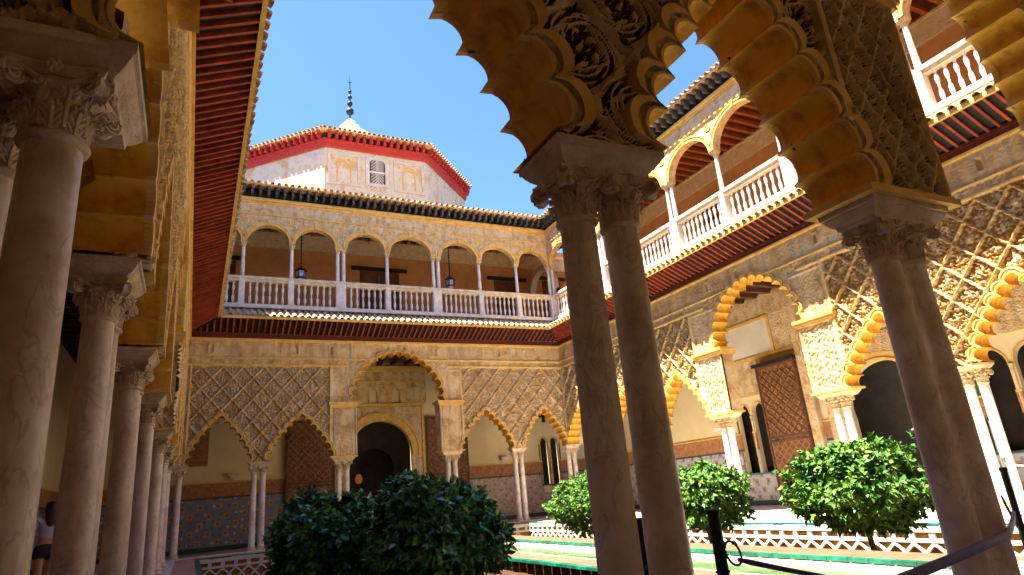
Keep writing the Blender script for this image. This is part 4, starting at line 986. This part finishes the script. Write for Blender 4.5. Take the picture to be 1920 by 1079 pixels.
# ---- left wing
left = thing('palace_wing', 'left courtyard wing seen edge on, golden arch soffits and a long red raftered eave', 'palace wing', (-0.40, 0, 0), R(90), 'arcaded wings round the courtyard')
Wl = dict(s0=2.36, s1=23.7, posts=[(2.78, 'cornerL'), (4.98, 'pair'), (7.57, 'pair'), (10.4, 'pier'), (14.6, 'pier'), (17.5, 'pair'), (20.5, 'pair'), (23.5, 'cornerL')], seed=4.2, boost=2.2)
arcade(left, Wl, 0.47, 0.025, 0.15, ax=0.22)
gallery(left, -2, 27, 0.47, 3.6)
b = MB(); b.box(2.4, 23.65, -0.10, 0.0, 6.99, 7.058); b.box(2.4, 23.65, -0.07, 0.0, 6.3, 6.42); b.obj('string_course', M_ochre, left)
hs = []
ground_back(left, -2.0, 28.5, 3.6, [[(11.3, 0), (11.3, 2.9), (12.4, 3.6), (13.5, 2.9), (13.5, 0)]])
door_leaf(left, 9.4, 11.2, 3.48, 4.2, 2.0, 'carved door leaf in the left gallery')
eaves(left, 2.81, 23.65, 'ledge_tile_o')
upper(left, -1.0, 23.7, [(-0.9, True), (1.2, False), (3.3, True), (5.4, False), (7.5, True), (9.7, False), (11.9, True), (14.1, False), (16.3, True), (18.5, False), (20.7, True), (22.3, False), (23.7, True)], doors=[(5, 6.2, 10.3), (13, 14.2, 10.3)])
# ---- near wing (camera stands in its gallery)
near = thing('palace_wing', 'near courtyard wing: dark lobed arches on paired marble columns framing the view', 'palace wing', (14.15, 2.81, 0), R(180), 'arcaded wings round the courtyard')
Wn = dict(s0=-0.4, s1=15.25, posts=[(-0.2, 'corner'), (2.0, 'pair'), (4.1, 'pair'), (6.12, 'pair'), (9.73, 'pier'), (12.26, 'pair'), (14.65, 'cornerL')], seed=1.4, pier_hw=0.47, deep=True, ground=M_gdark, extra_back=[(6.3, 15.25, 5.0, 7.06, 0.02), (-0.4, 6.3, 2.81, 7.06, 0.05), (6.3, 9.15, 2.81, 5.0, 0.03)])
cp = [(6.46, 2.83), (6.47, 3.4), (6.50, 3.9), (6.56, 4.31), (6.68, 4.71), (6.81, 5.01), (6.93, 5.22), (7.06, 5.49), (7.2, 5.74), (7.42, 6.1), (7.65, 6.4), (7.93, 6.66),
      (8.2, 6.42), (8.45, 6.15), (8.7, 5.85), (8.9, 5.55), (9.05, 5.25), (9.16, 4.98), (9.24, 4.78)]
tq = np.linspace(0, len(cp)-1, 300); Wn['custom'] = np.stack([np.interp(tq, range(len(cp)), [p[i] for p in cp]) for i in (0, 1)], 1); Wn['custom_at'] = 9.73
arcade(near, Wn, 0.43, 0.05, 0.007, fine_back=1.0, back_range=(9.15, 15.25, 5.0))
# remaining plain top of the gallery face

ab = abacus_mesh('abacus', 0.36, 0.33, 0.14, M_capital); place('abacus', ab, near, (14.79, 0.14, 2.68))
column(near, 14.15+0.52, 2.81-2.49); column(near, 14.15+0.77, 2.81-2.80)
gallery(near, -3, 18, 0.47, 3.5)
b = MB(); b.box(-4, 18.5, 3.5, 3.8, 0, 7); b.obj('back_wall', M_cream, near)
eaves(near, 0.0, 14.47, 'ledge_tile_o')
upper(near, -0.2, 14.5, [(-0.1, True), (1.75, False), (3.6, True), (5.4, False), (7.2, True), (9.0, False), (10.8, True), (12.6, False), (14.4, True)], detail=False)

# ================================================================== LANTERN TOWER
tow = thing('octagonal_tower', 'pale octagonal tower with red dentilled cornice and finial above the far roof', 'tower', (7.9, 36.5, 0), 0)
AP = 6.6
def octring(ap, z): return [(ap/math.cos(math.pi/8)*math.cos(math.pi/8+math.pi/4*k), ap/math.cos(math.pi/8)*math.sin(math.pi/8+math.pi/4*k), z) for k in range(8)]
b = MB(); b.rings([octring(AP, 6), octring(AP, 19.3)]); b.obj('tower_wall', M_tower, tow)
b = MB(); b.rings([octring(AP+0.06, 18.95), octring(AP+0.12, 19.05), octring(AP+0.12, 19.3), octring(AP+0.2, 19.34), octring(AP+0.2, 19.42)], cap=False); b.obj('red_cornice', M_towerred, tow)
b = MB(); b.rings([octring(AP+0.08, 19.42), octring(AP+0.08, 19.95)], cap=False); b.obj('eave_back', M_black, tow)
q = MB(); q.box(-0.075, 0.075, -0.28, 0, 0, 0.40); q.box(-0.065, 0.065, -0.36, -0.28, 0.18, 0.40); me_c = q.mesh('tower_corbel', M_towerred)
tme = tile_mesh('tower_tile', 0.7, 0.10, M_tile)
side = 2*AP*math.tan(math.pi/8)
for k in range(8):
    a = math.pi/4*k - math.pi/2      # facet normal
    if k in (3, 4, 5): continue
    n = 15
    for i in range(n):
        s = -side/2+side*(i+0.5)/n; ca, sa = math.cos(a), math.sin(a)
        place('tower_corbel', me_c, tow, (ca*(AP+0.08)-sa*s, sa*(AP+0.08)+ca*s, 19.43), (0, 0, a+math.pi/2))
    n = 23; sd = side*1.08
    for i in range(n):
        s = -sd/2+sd*(i+0.5)/n
        place('tower_tile', tme, tow, (ca*(AP+0.50)-sa*s, sa*(AP+0.50)+ca*s, 19.88), (R(16), 0, a+math.pi/2))
b = MB(); b.rings([octring(AP+0.44, 19.80), octring(AP+0.44, 19.88), octring(AP*0.5, 22.0), octring(0.6, 24.45)]); b.obj('tower_roof', M_stucco, tow)
b = MB(); b.lathe([(0.6, 24.4), (0.7, 24.5), (0.65, 24.65), (0.35, 24.8), (0.42, 24.95), (0.25, 25.1), (0.08, 25.3)], 8); b.obj('roof_cap', M_tower, tow)
b = MB(); pr = [(0.06, 25.2)]
for zc, rr in ((25.85, 0.26), (26.45, 0.19), (26.95, 0.15), (27.38, 0.12)):
    pr += [(0.05, zc-rr)]+[(max(0.05, rr*math.sin(t)), zc-rr*math.cos(t)) for t in np.linspace(0.4, math.pi-0.4, 6)]+[(0.05, zc+rr)]
pr += [(0.035, 27.8), (0.015, 28.7)]
b.lathe(pr, 10); b.box(-0.12, 0.12, -0.02, 0.02, 28.1, 28.14); me = b.mesh('finial', M_iron); smooth_by_angle(me, 60); place('finial', me, tow)
# lattice window and blind niches on the facing side (local y = -AP)
fy = -AP
b = MB(); b.wall([(-0.62, 17.05), (0.62, 17.05), (0.62, 18.75), (-0.62, 18.75)], [[(-0.42, 17.2), (0.42, 17.2), (0.42, 18.4)]+[(0.42*math.cos(t), 18.4+0.25*math.sin(t)) for t in np.linspace(0.3, math.pi-0.3, 7)]+[(-0.42, 18.4)]], fy-0.06, fy-0.002); wfr = b.obj('window_frame', M_white, tow)
b = MB(); b.box(-0.42, 0.42, fy-0.012, fy-0.004, 17.2, 18.65); b.obj('window_void', M_black, tow)  # black sheet on the wall standing for darkness behind the lattice
b = MB()
for i in range(-4, 10):
    for sg in (-1, 1):
        Mx = Matrix.Translation((0, fy-0.03-0.004*sg, 17.25+i*0.17)) @ Matrix.Rotation(R(45)*sg, 4, 'Y')
        b.box(-0.28, 0.28, -0.008, 0.008, -0.02, 0.02, Matrix.Translation((0.14*sg, 0, 0)) @ Mx)
b.box(-0.42, 0.42, fy-0.04, fy-0.02, 17.85, 17.93)
b.obj('window_lattice', M_pale, tow)
for cx in (-1.75, 1.75):
    b = MB(); b.wall([(cx-0.85, 16.9), (cx+0.85, 16.9), (cx+0.85, 18.75), (cx-0.85, 18.75)], [[(cx-0.7, 17.0), (cx+0.7, 17.0), (cx+0.7, 18.6), (cx-0.7, 18.6)]], fy-0.05, fy-0.002); b.obj('panel_border', M_tower, tow)
    b = MB(); o = 0.32
    for w_, z0, z1 in ((0.05, 17.1, 17.9),):
        b.box(cx-o-w_, cx-o, fy-0.05, fy-0.002, z0, z1); b.box(cx+o, cx+o+w_, fy-0.05, fy-0.002, z0, z1)
    n = 10; A = [(cx-(o+0.06)*math.cos(t), 17.9+(o+0.16)*math.sin(t)) for t in np.linspace(0, math.pi, n)]; B = [(cx-(o-0.02)*math.cos(t), 17.9+(o+0.06)*math.sin(t)) for t in np.linspace(0, math.pi, n)]
    b.add([(x, fy-0.05, z) for x, z in A]+[(x, fy-0.05, z) for x, z in B], [(k, k+1, n+k+1, n+k) for k in range(n-1)])
    for k in range(5): b.box(cx-0.62+k*0.27, cx-0.5+k*0.27, fy-0.04, fy-0.002, 18.35, 18.5)
    b.obj('blind_niche', M_ochre, tow)

# ================================================================== LANTERNS AND FITTINGS
lantern(3.45, 25.2, 9.98, 11.9, 'iron lantern in the balcony arch left of the first pair of slender columns')
lantern(9.85, 25.2, 10.05, 11.9, 'iron lantern hanging right of the second pair of balcony columns')
sconce(1.40, 27.0, 2.52, 0, 'small white spotlight on the cream wall behind the leftmost far arch')
sconce(12.6, 27.0, 2.55, 0, 'small white spotlight on the cream wall behind the arch right of the far doorway')
sconce(-3.86, 12.9, 2.7, R(90), 'white spotlight on the wall of the left gallery beside the woman')
sconce(17.3, 17.9, 2.6, R(-90), 'small spotlight on the cream wall of the right gallery')
t = thing('iron_bracket', 'black iron bracket hanging in the far right lobed arch', 'bracket', (14.6, 26.95, 4.4), 0)
b = MB(); b.box(-0.04, 0.04, -0.5, 0.1, -0.04, 0.04); b.box(-0.07, 0.07, -0.55, -0.45, -0.3, 0.25); b.obj('arm', M_iron, t)
b = MB(); b.tube([(0, -0.5, 0.0), (0.35, -0.4, -0.08), (0.6, -0.2, 0.05)], 0.04, 6); b.obj('stay', M_iron, t)
t = thing('glowing_lamp', 'warm lit lamp deep inside the dark far doorway', 'lamp', (6.35, 28.1, 0), 0)
m_glow = bpy.data.materials.new('lamp_glow'); m_glow.use_nodes = True
bs = m_glow.node_tree.nodes['Principled BSDF']; bs.inputs['Emission Color'].default_value = (1.0, 0.30, 0.04, 1); bs.inputs['Emission Strength'].default_value = 0.018; bs.inputs['Base Color'].default_value = (0.12, 0.05, 0.01, 1)
b = MB(); b.lathe([(0.16, 0), (0.16, 0.03), (0.02, 0.05), (0.02, 1.95), (0.05, 2.0)], 12); b.obj('stand', M_iron, t)
b = MB(); b.lathe([(0.04, 2.0), (0.13, 2.05), (0.16, 2.2), (0.10, 2.36), (0.04, 2.4)], 14); b.obj('lamp_shade', m_glow, t)

# ================================================================== ORANGE TREES
def tree(x, y, zc, r, rz, n, leafm, label, z0=BZ, seed=0, leaf=0.085, ry=None):
    rg = np.random.default_rng(seed); t = thing('orange_tree', label, 'tree', (x, y, z0), 0, 'clipped orange trees in the sunken beds')
    H = zc-z0; b = MB(); ry = ry or r
    b.tube([(0, 0, -0.05), (0.02, 0.01, H*0.35), (-0.02, 0.02, H*0.7), (0, 0, H)], [0.06, 0.045, 0.04, 0.03], 8)
    for k in range(9):
        a = k*2.4; q = 0.55+0.3*rg.random()
        b.tube([(0, 0, H*0.55+0.03*k), (math.cos(a)*r*0.3, math.sin(a)*ry*0.3, H*0.75+0.04*k), (math.cos(a)*r*q, math.sin(a)*ry*q, H+rz*(0.5*rg.random()-0.1))], [0.028, 0.02, 0.008], 5)
    b.obj('trunk', M_bark, t, smooth=True)
    # sprigs: each a whorl of leaves pointing outward, set through an uneven shell
    ns = n//9
    d = rg.normal(size=(ns, 3)); d /= np.linalg.norm(d, axis=1)[:, None]
    lump = 0.97+0.13*np.sin(d[:, 0]*5+seed)+0.09*np.sin(d[:, 1]*6+2*seed)+0.08*np.sin(d[:, 2]*7+seed*3)+0.05*rg.normal(size=ns)
    rad = np.where(rg.random(ns) < 0.80, 0.80+0.18*rg.random(ns), 0.35+0.4*rg.random(ns))*lump
    rad = np.where(rg.random(ns) < 0.05, rad*(1.08+0.14*rg.random(ns)), rad)
    C = d*rad[:, None]*np.array([r, ry, rz]); C[:, 2] = np.where(C[:, 2] < 0, C[:, 2]*0.9, C[:, 2])
    V = []; Q = []
    axis = d+0.45*rg.normal(size=d.shape); axis[:, 2] += 0.25; axis /= np.linalg.norm(axis, axis=1)[:, None]
    for k in range(9):
        az = rg.random(ns)*2*math.pi if k == 0 else az+2.4
        tmp = np.cross(axis, [0.31, 0.2, 0.93]); tmp /= np.linalg.norm(tmp, axis=1)[:, None]; t2 = np.cross(axis, tmp)
        out = tmp*np.cos(az)[:, None]+t2*np.sin(az)[:, None]
        tilt = 0.35+0.7*rg.random(ns)
        dirn = axis*np.cos(tilt)[:, None]+out*np.sin(tilt)[:, None]; dirn[:, 2] -= 0.15
        side_ = np.cross(dirn, axis); side_ /= (np.linalg.norm(side_, axis=1)[:, None]+1e-6); nrm = np.cross(side_, dirn)
        L = leaf*(0.7+0.6*rg.random(ns))[:, None]; w = L*0.24
        p0 = C+axis*(0.012*k); pm = p0+dirn*L*0.45+nrm*L*0.06; pt_ = p0+dirn*L-nrm*L*0.10
        a_ = pm+side_*w+nrm*L*0.04; c_ = pm-side_*w+nrm*L*0.04
        b0 = len(V)*0
        V.append(np.stack([p0, a_, pt_, c_, pm], 1).reshape(-1, 3))
    V = np.concatenate(V); nl = len(V)//5; i = np.arange(nl)*5
    Q = np.concatenate([np.stack([i, i+1, i+4], 1), np.stack([i+1, i+2, i+4], 1), np.stack([i+2, i+3, i+4], 1), np.stack([i+3, i, i+4], 1)])
    V = V+np.array([0, 0, H])
    place('crown', np_mesh('crown', V, Q, [leafm]), t)
    return t
tree(2.82, 8.3, 0.60, 0.80, 0.70, 22000, M_leafd, 'large dark orange tree in shade, the front one of the joined pair at left', seed=3, leaf=0.115)
tree(1.74, 9.8, 0.62, 0.68, 0.66, 15000, M_leafd, 'smaller dark orange tree behind and left of the large shaded one', seed=4, leaf=0.11)
tree(9.85, 7.4, 0.70, 0.93, 0.66, 15000, M_leafl, 'largest sunlit round orange tree, left of the right column pair', seed=5, leaf=0.12)
tree(9.75, 11.0, 0.66, 0.80, 0.66, 11000, M_leafl, 'sunlit orange tree just right of the central column pair', seed=6, leaf=0.11)
tree(9.9, 16.2, 0.62, 0.86, 0.68, 13000, M_leafl, 'farthest sunlit orange tree, partly behind the central column pair', seed=7, leaf=0.09)

# ================================================================== POSTS AND STRAPS
def post(x, y, h, m, label, r=0.03):
    t = thing('barrier_post', label, 'post', (x, y, 0), random.random(), 'barrier posts')
    b = MB(); b.lathe([(r*1.0, 0.02), (r, h-0.03), (r*1.15, h-0.03), (r*1.15, h-0.005), (r*0.9, h)], 14); me = b.mesh('pole', m); smooth_by_angle(me); place('pole', me, t)
    b = MB(); b.lathe([(0.16, 0), (0.16, 0.012), (0.13, 0.022), (r*1.3, 0.03)], 20); b.obj('foot', m, t)
    b = MB(); b.tube([(r*1.1*math.cos(a), r*1.1*math.sin(a), h*0.6) for a in np.linspace(0, 2*math.pi, 12)], 0.007, 5); b.obj('collar', m, t)
    return t
post(2.36, 3.25, 0.90, M_black, 'black barrier post just behind the central column pair', 0.034)
post(2.93, 3.25, 0.90, M_black, 'black barrier post right of the central column pair', 0.036)
post(6.12, 3.22, 0.96, M_black, 'slim black barrier post at the far right with the purple strap', 0.026)
post(12.0, 6.27, 0.98, M_silver, 'silver barrier post in the sun by the right arcade', 0.035)
def strap(pts, w, m, label, cat='strap'):
    b = MB(); pts = [Vector(p) for p in pts]; n = len(pts); rg = []
    for i, p in enumerate(pts):
        d = (pts[min(i+1, n-1)]-pts[max(i-1, 0)]).normalized(); s = d.cross(Vector((0, 0, 1))).normalized(); u = s.cross(d)
        hw = w/2*(0.65 if i in (0, n-1) else 1)*(1-0.45*i/n)
        rg.append([p+u*hw+s*0.008, p+u*hw*0.3+s*0.014, p-u*hw+s*0.008, p-u*hw-s*0.008, p+u*hw*0.3-s*0.014, p+u*hw-s*0.008])
    b.rings(rg); o = b.obj('barrier_strap', m, None, smooth=True, label=label, cat=cat); return o
def sag(a, b, s, n=12): a, b = Vector(a), Vector(b); return [a.lerp(b, i/n)-Vector((0, 0, s*4*(i/n)*(1-i/n))) for i in range(n+1)]
strap([(5.85, 3.10, 0.62), (5.6, 2.98, 0.60), (5.0, 2.69, 0.60), (4.4, 2.40, 0.615), (3.7, 2.17, 0.63), (3.1, 1.97, 0.645), (2.5, 1.78, 0.66), (2.1, 1.66, 0.67)], 0.058, M_rope, 'wide purple strap crossing in front of the right column pair')
strap(sag((3.02, 3.20, 0.60), (3.9, 2.9, 0.36), 0.01), 0.035, M_rope, 'thin dark strap running down right from the post by the central columns')
strap(sag((12.0, 6.27, 0.88), (12.0, 4.4, 0.88), 0.12), 0.03, M_white, 'thin white rope sagging from the silver post')
def ring_(c, r, nrm, label, m=M_iron):
    nrm = Vector(nrm).normalized(); a = nrm.cross(Vector((0, 0, 1))).normalized(); u = nrm.cross(a); b = MB()
    b.tube([Vector(c)+a*r*math.cos(t)+u*r*math.sin(t) for t in np.linspace(0, 2*math.pi, 22)], 0.0075, 6); o = b.obj('strap_ring', m, None, smooth=True, label=label, cat='ring'); return o
ring_((2.99, 3.2, 0.64), 0.07, (0.2, -1, 0.3), 'black ring on the post right of the central columns')
ring_((2.30, 3.12, 0.58), 0.08, (0.4, -1, 0.1), 'dark ring on the post behind the central columns')
ring_((5.95, 3.18, 0.62), 0.13, (0.6, -1, 0.2), 'black ring holding the purple strap')

# ================================================================== VISITOR
def skin_obj(name, pts, edges, radii, m, parent, lv=1):
    me = bpy.data.meshes.new(name); me.from_pydata(pts, edges, []); o = place(name, me, parent)
    o.modifiers.new('skin', 'SKIN'); sv = me.skin_vertices[0].data
    for i, r_ in enumerate(radii): sv[i].radius = (r_, r_) if not isinstance(r_, tuple) else r_; sv[i].use_root = (i == 0)
    ss = o.modifiers.new('sub', 'SUBSURF'); ss.levels = lv; ss.render_levels = lv
    me.materials.append(m); 
    return o
pz = thing('person', 'woman with long dark hair, lavender top and black shorts walking away in the left gallery', 'person', (-2.06, 13.3, 0), R(25))
body = [(0, 0, 0.88), (0, 0, 1.0), (0, 0, 1.18), (0, 0, 1.33), (0, 0.0, 1.40), (0, 0.02, 1.47), (0, 0.02, 1.56),
        (0.085, 0, 0.82), (0.09, 0.05, 0.45), (0.09, -0.02, 0.09), (0.09, 0.10, 0.03),
        (-0.085, 0, 0.82), (-0.09, -0.08, 0.46), (-0.09, -0.22, 0.12), (-0.09, -0.14, 0.04),
        (0.16, 0, 1.32), (0.22, -0.03, 1.08), (0.17, 0.16, 1.0), (0.13, 0.22, 1.02),
        (-0.16, 0, 1.32), (-0.22, 0.0, 1.08), (-0.2, 0.08, 0.86), (-0.19, 0.1, 0.79)]
E_ = [(0, 1), (1, 2), (2, 3), (3, 4), (4, 5), (5, 6), (0, 7), (7, 8), (8, 9), (9, 10), (0, 11), (11, 12), (12, 13), (13, 14), (3, 15), (15, 16), (16, 17), (17, 18), (3, 19), (19, 20), (20, 21), (21, 22)]
rd = [(.13, .10), (.11, .085), (.125, .09), (.11, .08), .05, .045, (.075, .09), .085, .055, .036, .03, .085, .055, .036, .03, .05, .038, .028, .032, .05, .038, .028, .032]
skin_obj('body', body, E_, rd, M_skin, pz, 2)
sh = [(0, 0, 1.0), (0, 0, 1.1), (0, 0, 1.2), (0, 0, 1.34), (0.165, 0, 1.33), (0.21, -0.02, 1.15), (-0.165, 0, 1.33), (-0.21, 0, 1.15)]
skin_obj('shirt', sh, [(0, 1), (1, 2), (2, 3), (3, 4), (4, 5), (3, 6), (6, 7)], [(.14, .11), (.128, .10), (.14, .105), (.125, .095), .06, .055, .06, .055], M_shirt, pz, 2)
sh = [(0, 0, 0.98), (0, 0, 0.88), (0.09, 0, 0.80), (0.09, 0.01, 0.68), (-0.09, 0, 0.80), (-0.09, -0.02, 0.68)]
skin_obj('shorts', sh, [(0, 1), (1, 2), (2, 3), (1, 4), (4, 5)], [(.13, .105), (.15, .12), .105, .09, .105, .09], M_short, pz, 2)
hr = [(0, 0.0, 1.61), (0, -0.03, 1.52), (0, -0.07, 1.42), (0, -0.09, 1.28), (0, -0.085, 1.2)]
skin_obj('hair', hr, [(0, 1), (1, 2), (2, 3), (3, 4)], [(.07, .08), (.095, .10), (.09, .05), (.075, .035), (.04, .02)], M_hair, pz, 2)
b = MB(); 
for sx, sy in ((0.09, 0.04), (-0.09, -0.18)): b.lathe([(0.045, 0), (0.05, 0.02), (0.045, 0.06), (0.03, 0.09)], 10, (sx, sy, 0))
b.obj('shoes', M_white, pz, smooth=True)
print('objects', len(bpy.data.objects), 'tris', sum(len(o.data.polygons) for o in bpy.data.objects if o.type == 'MESH'))
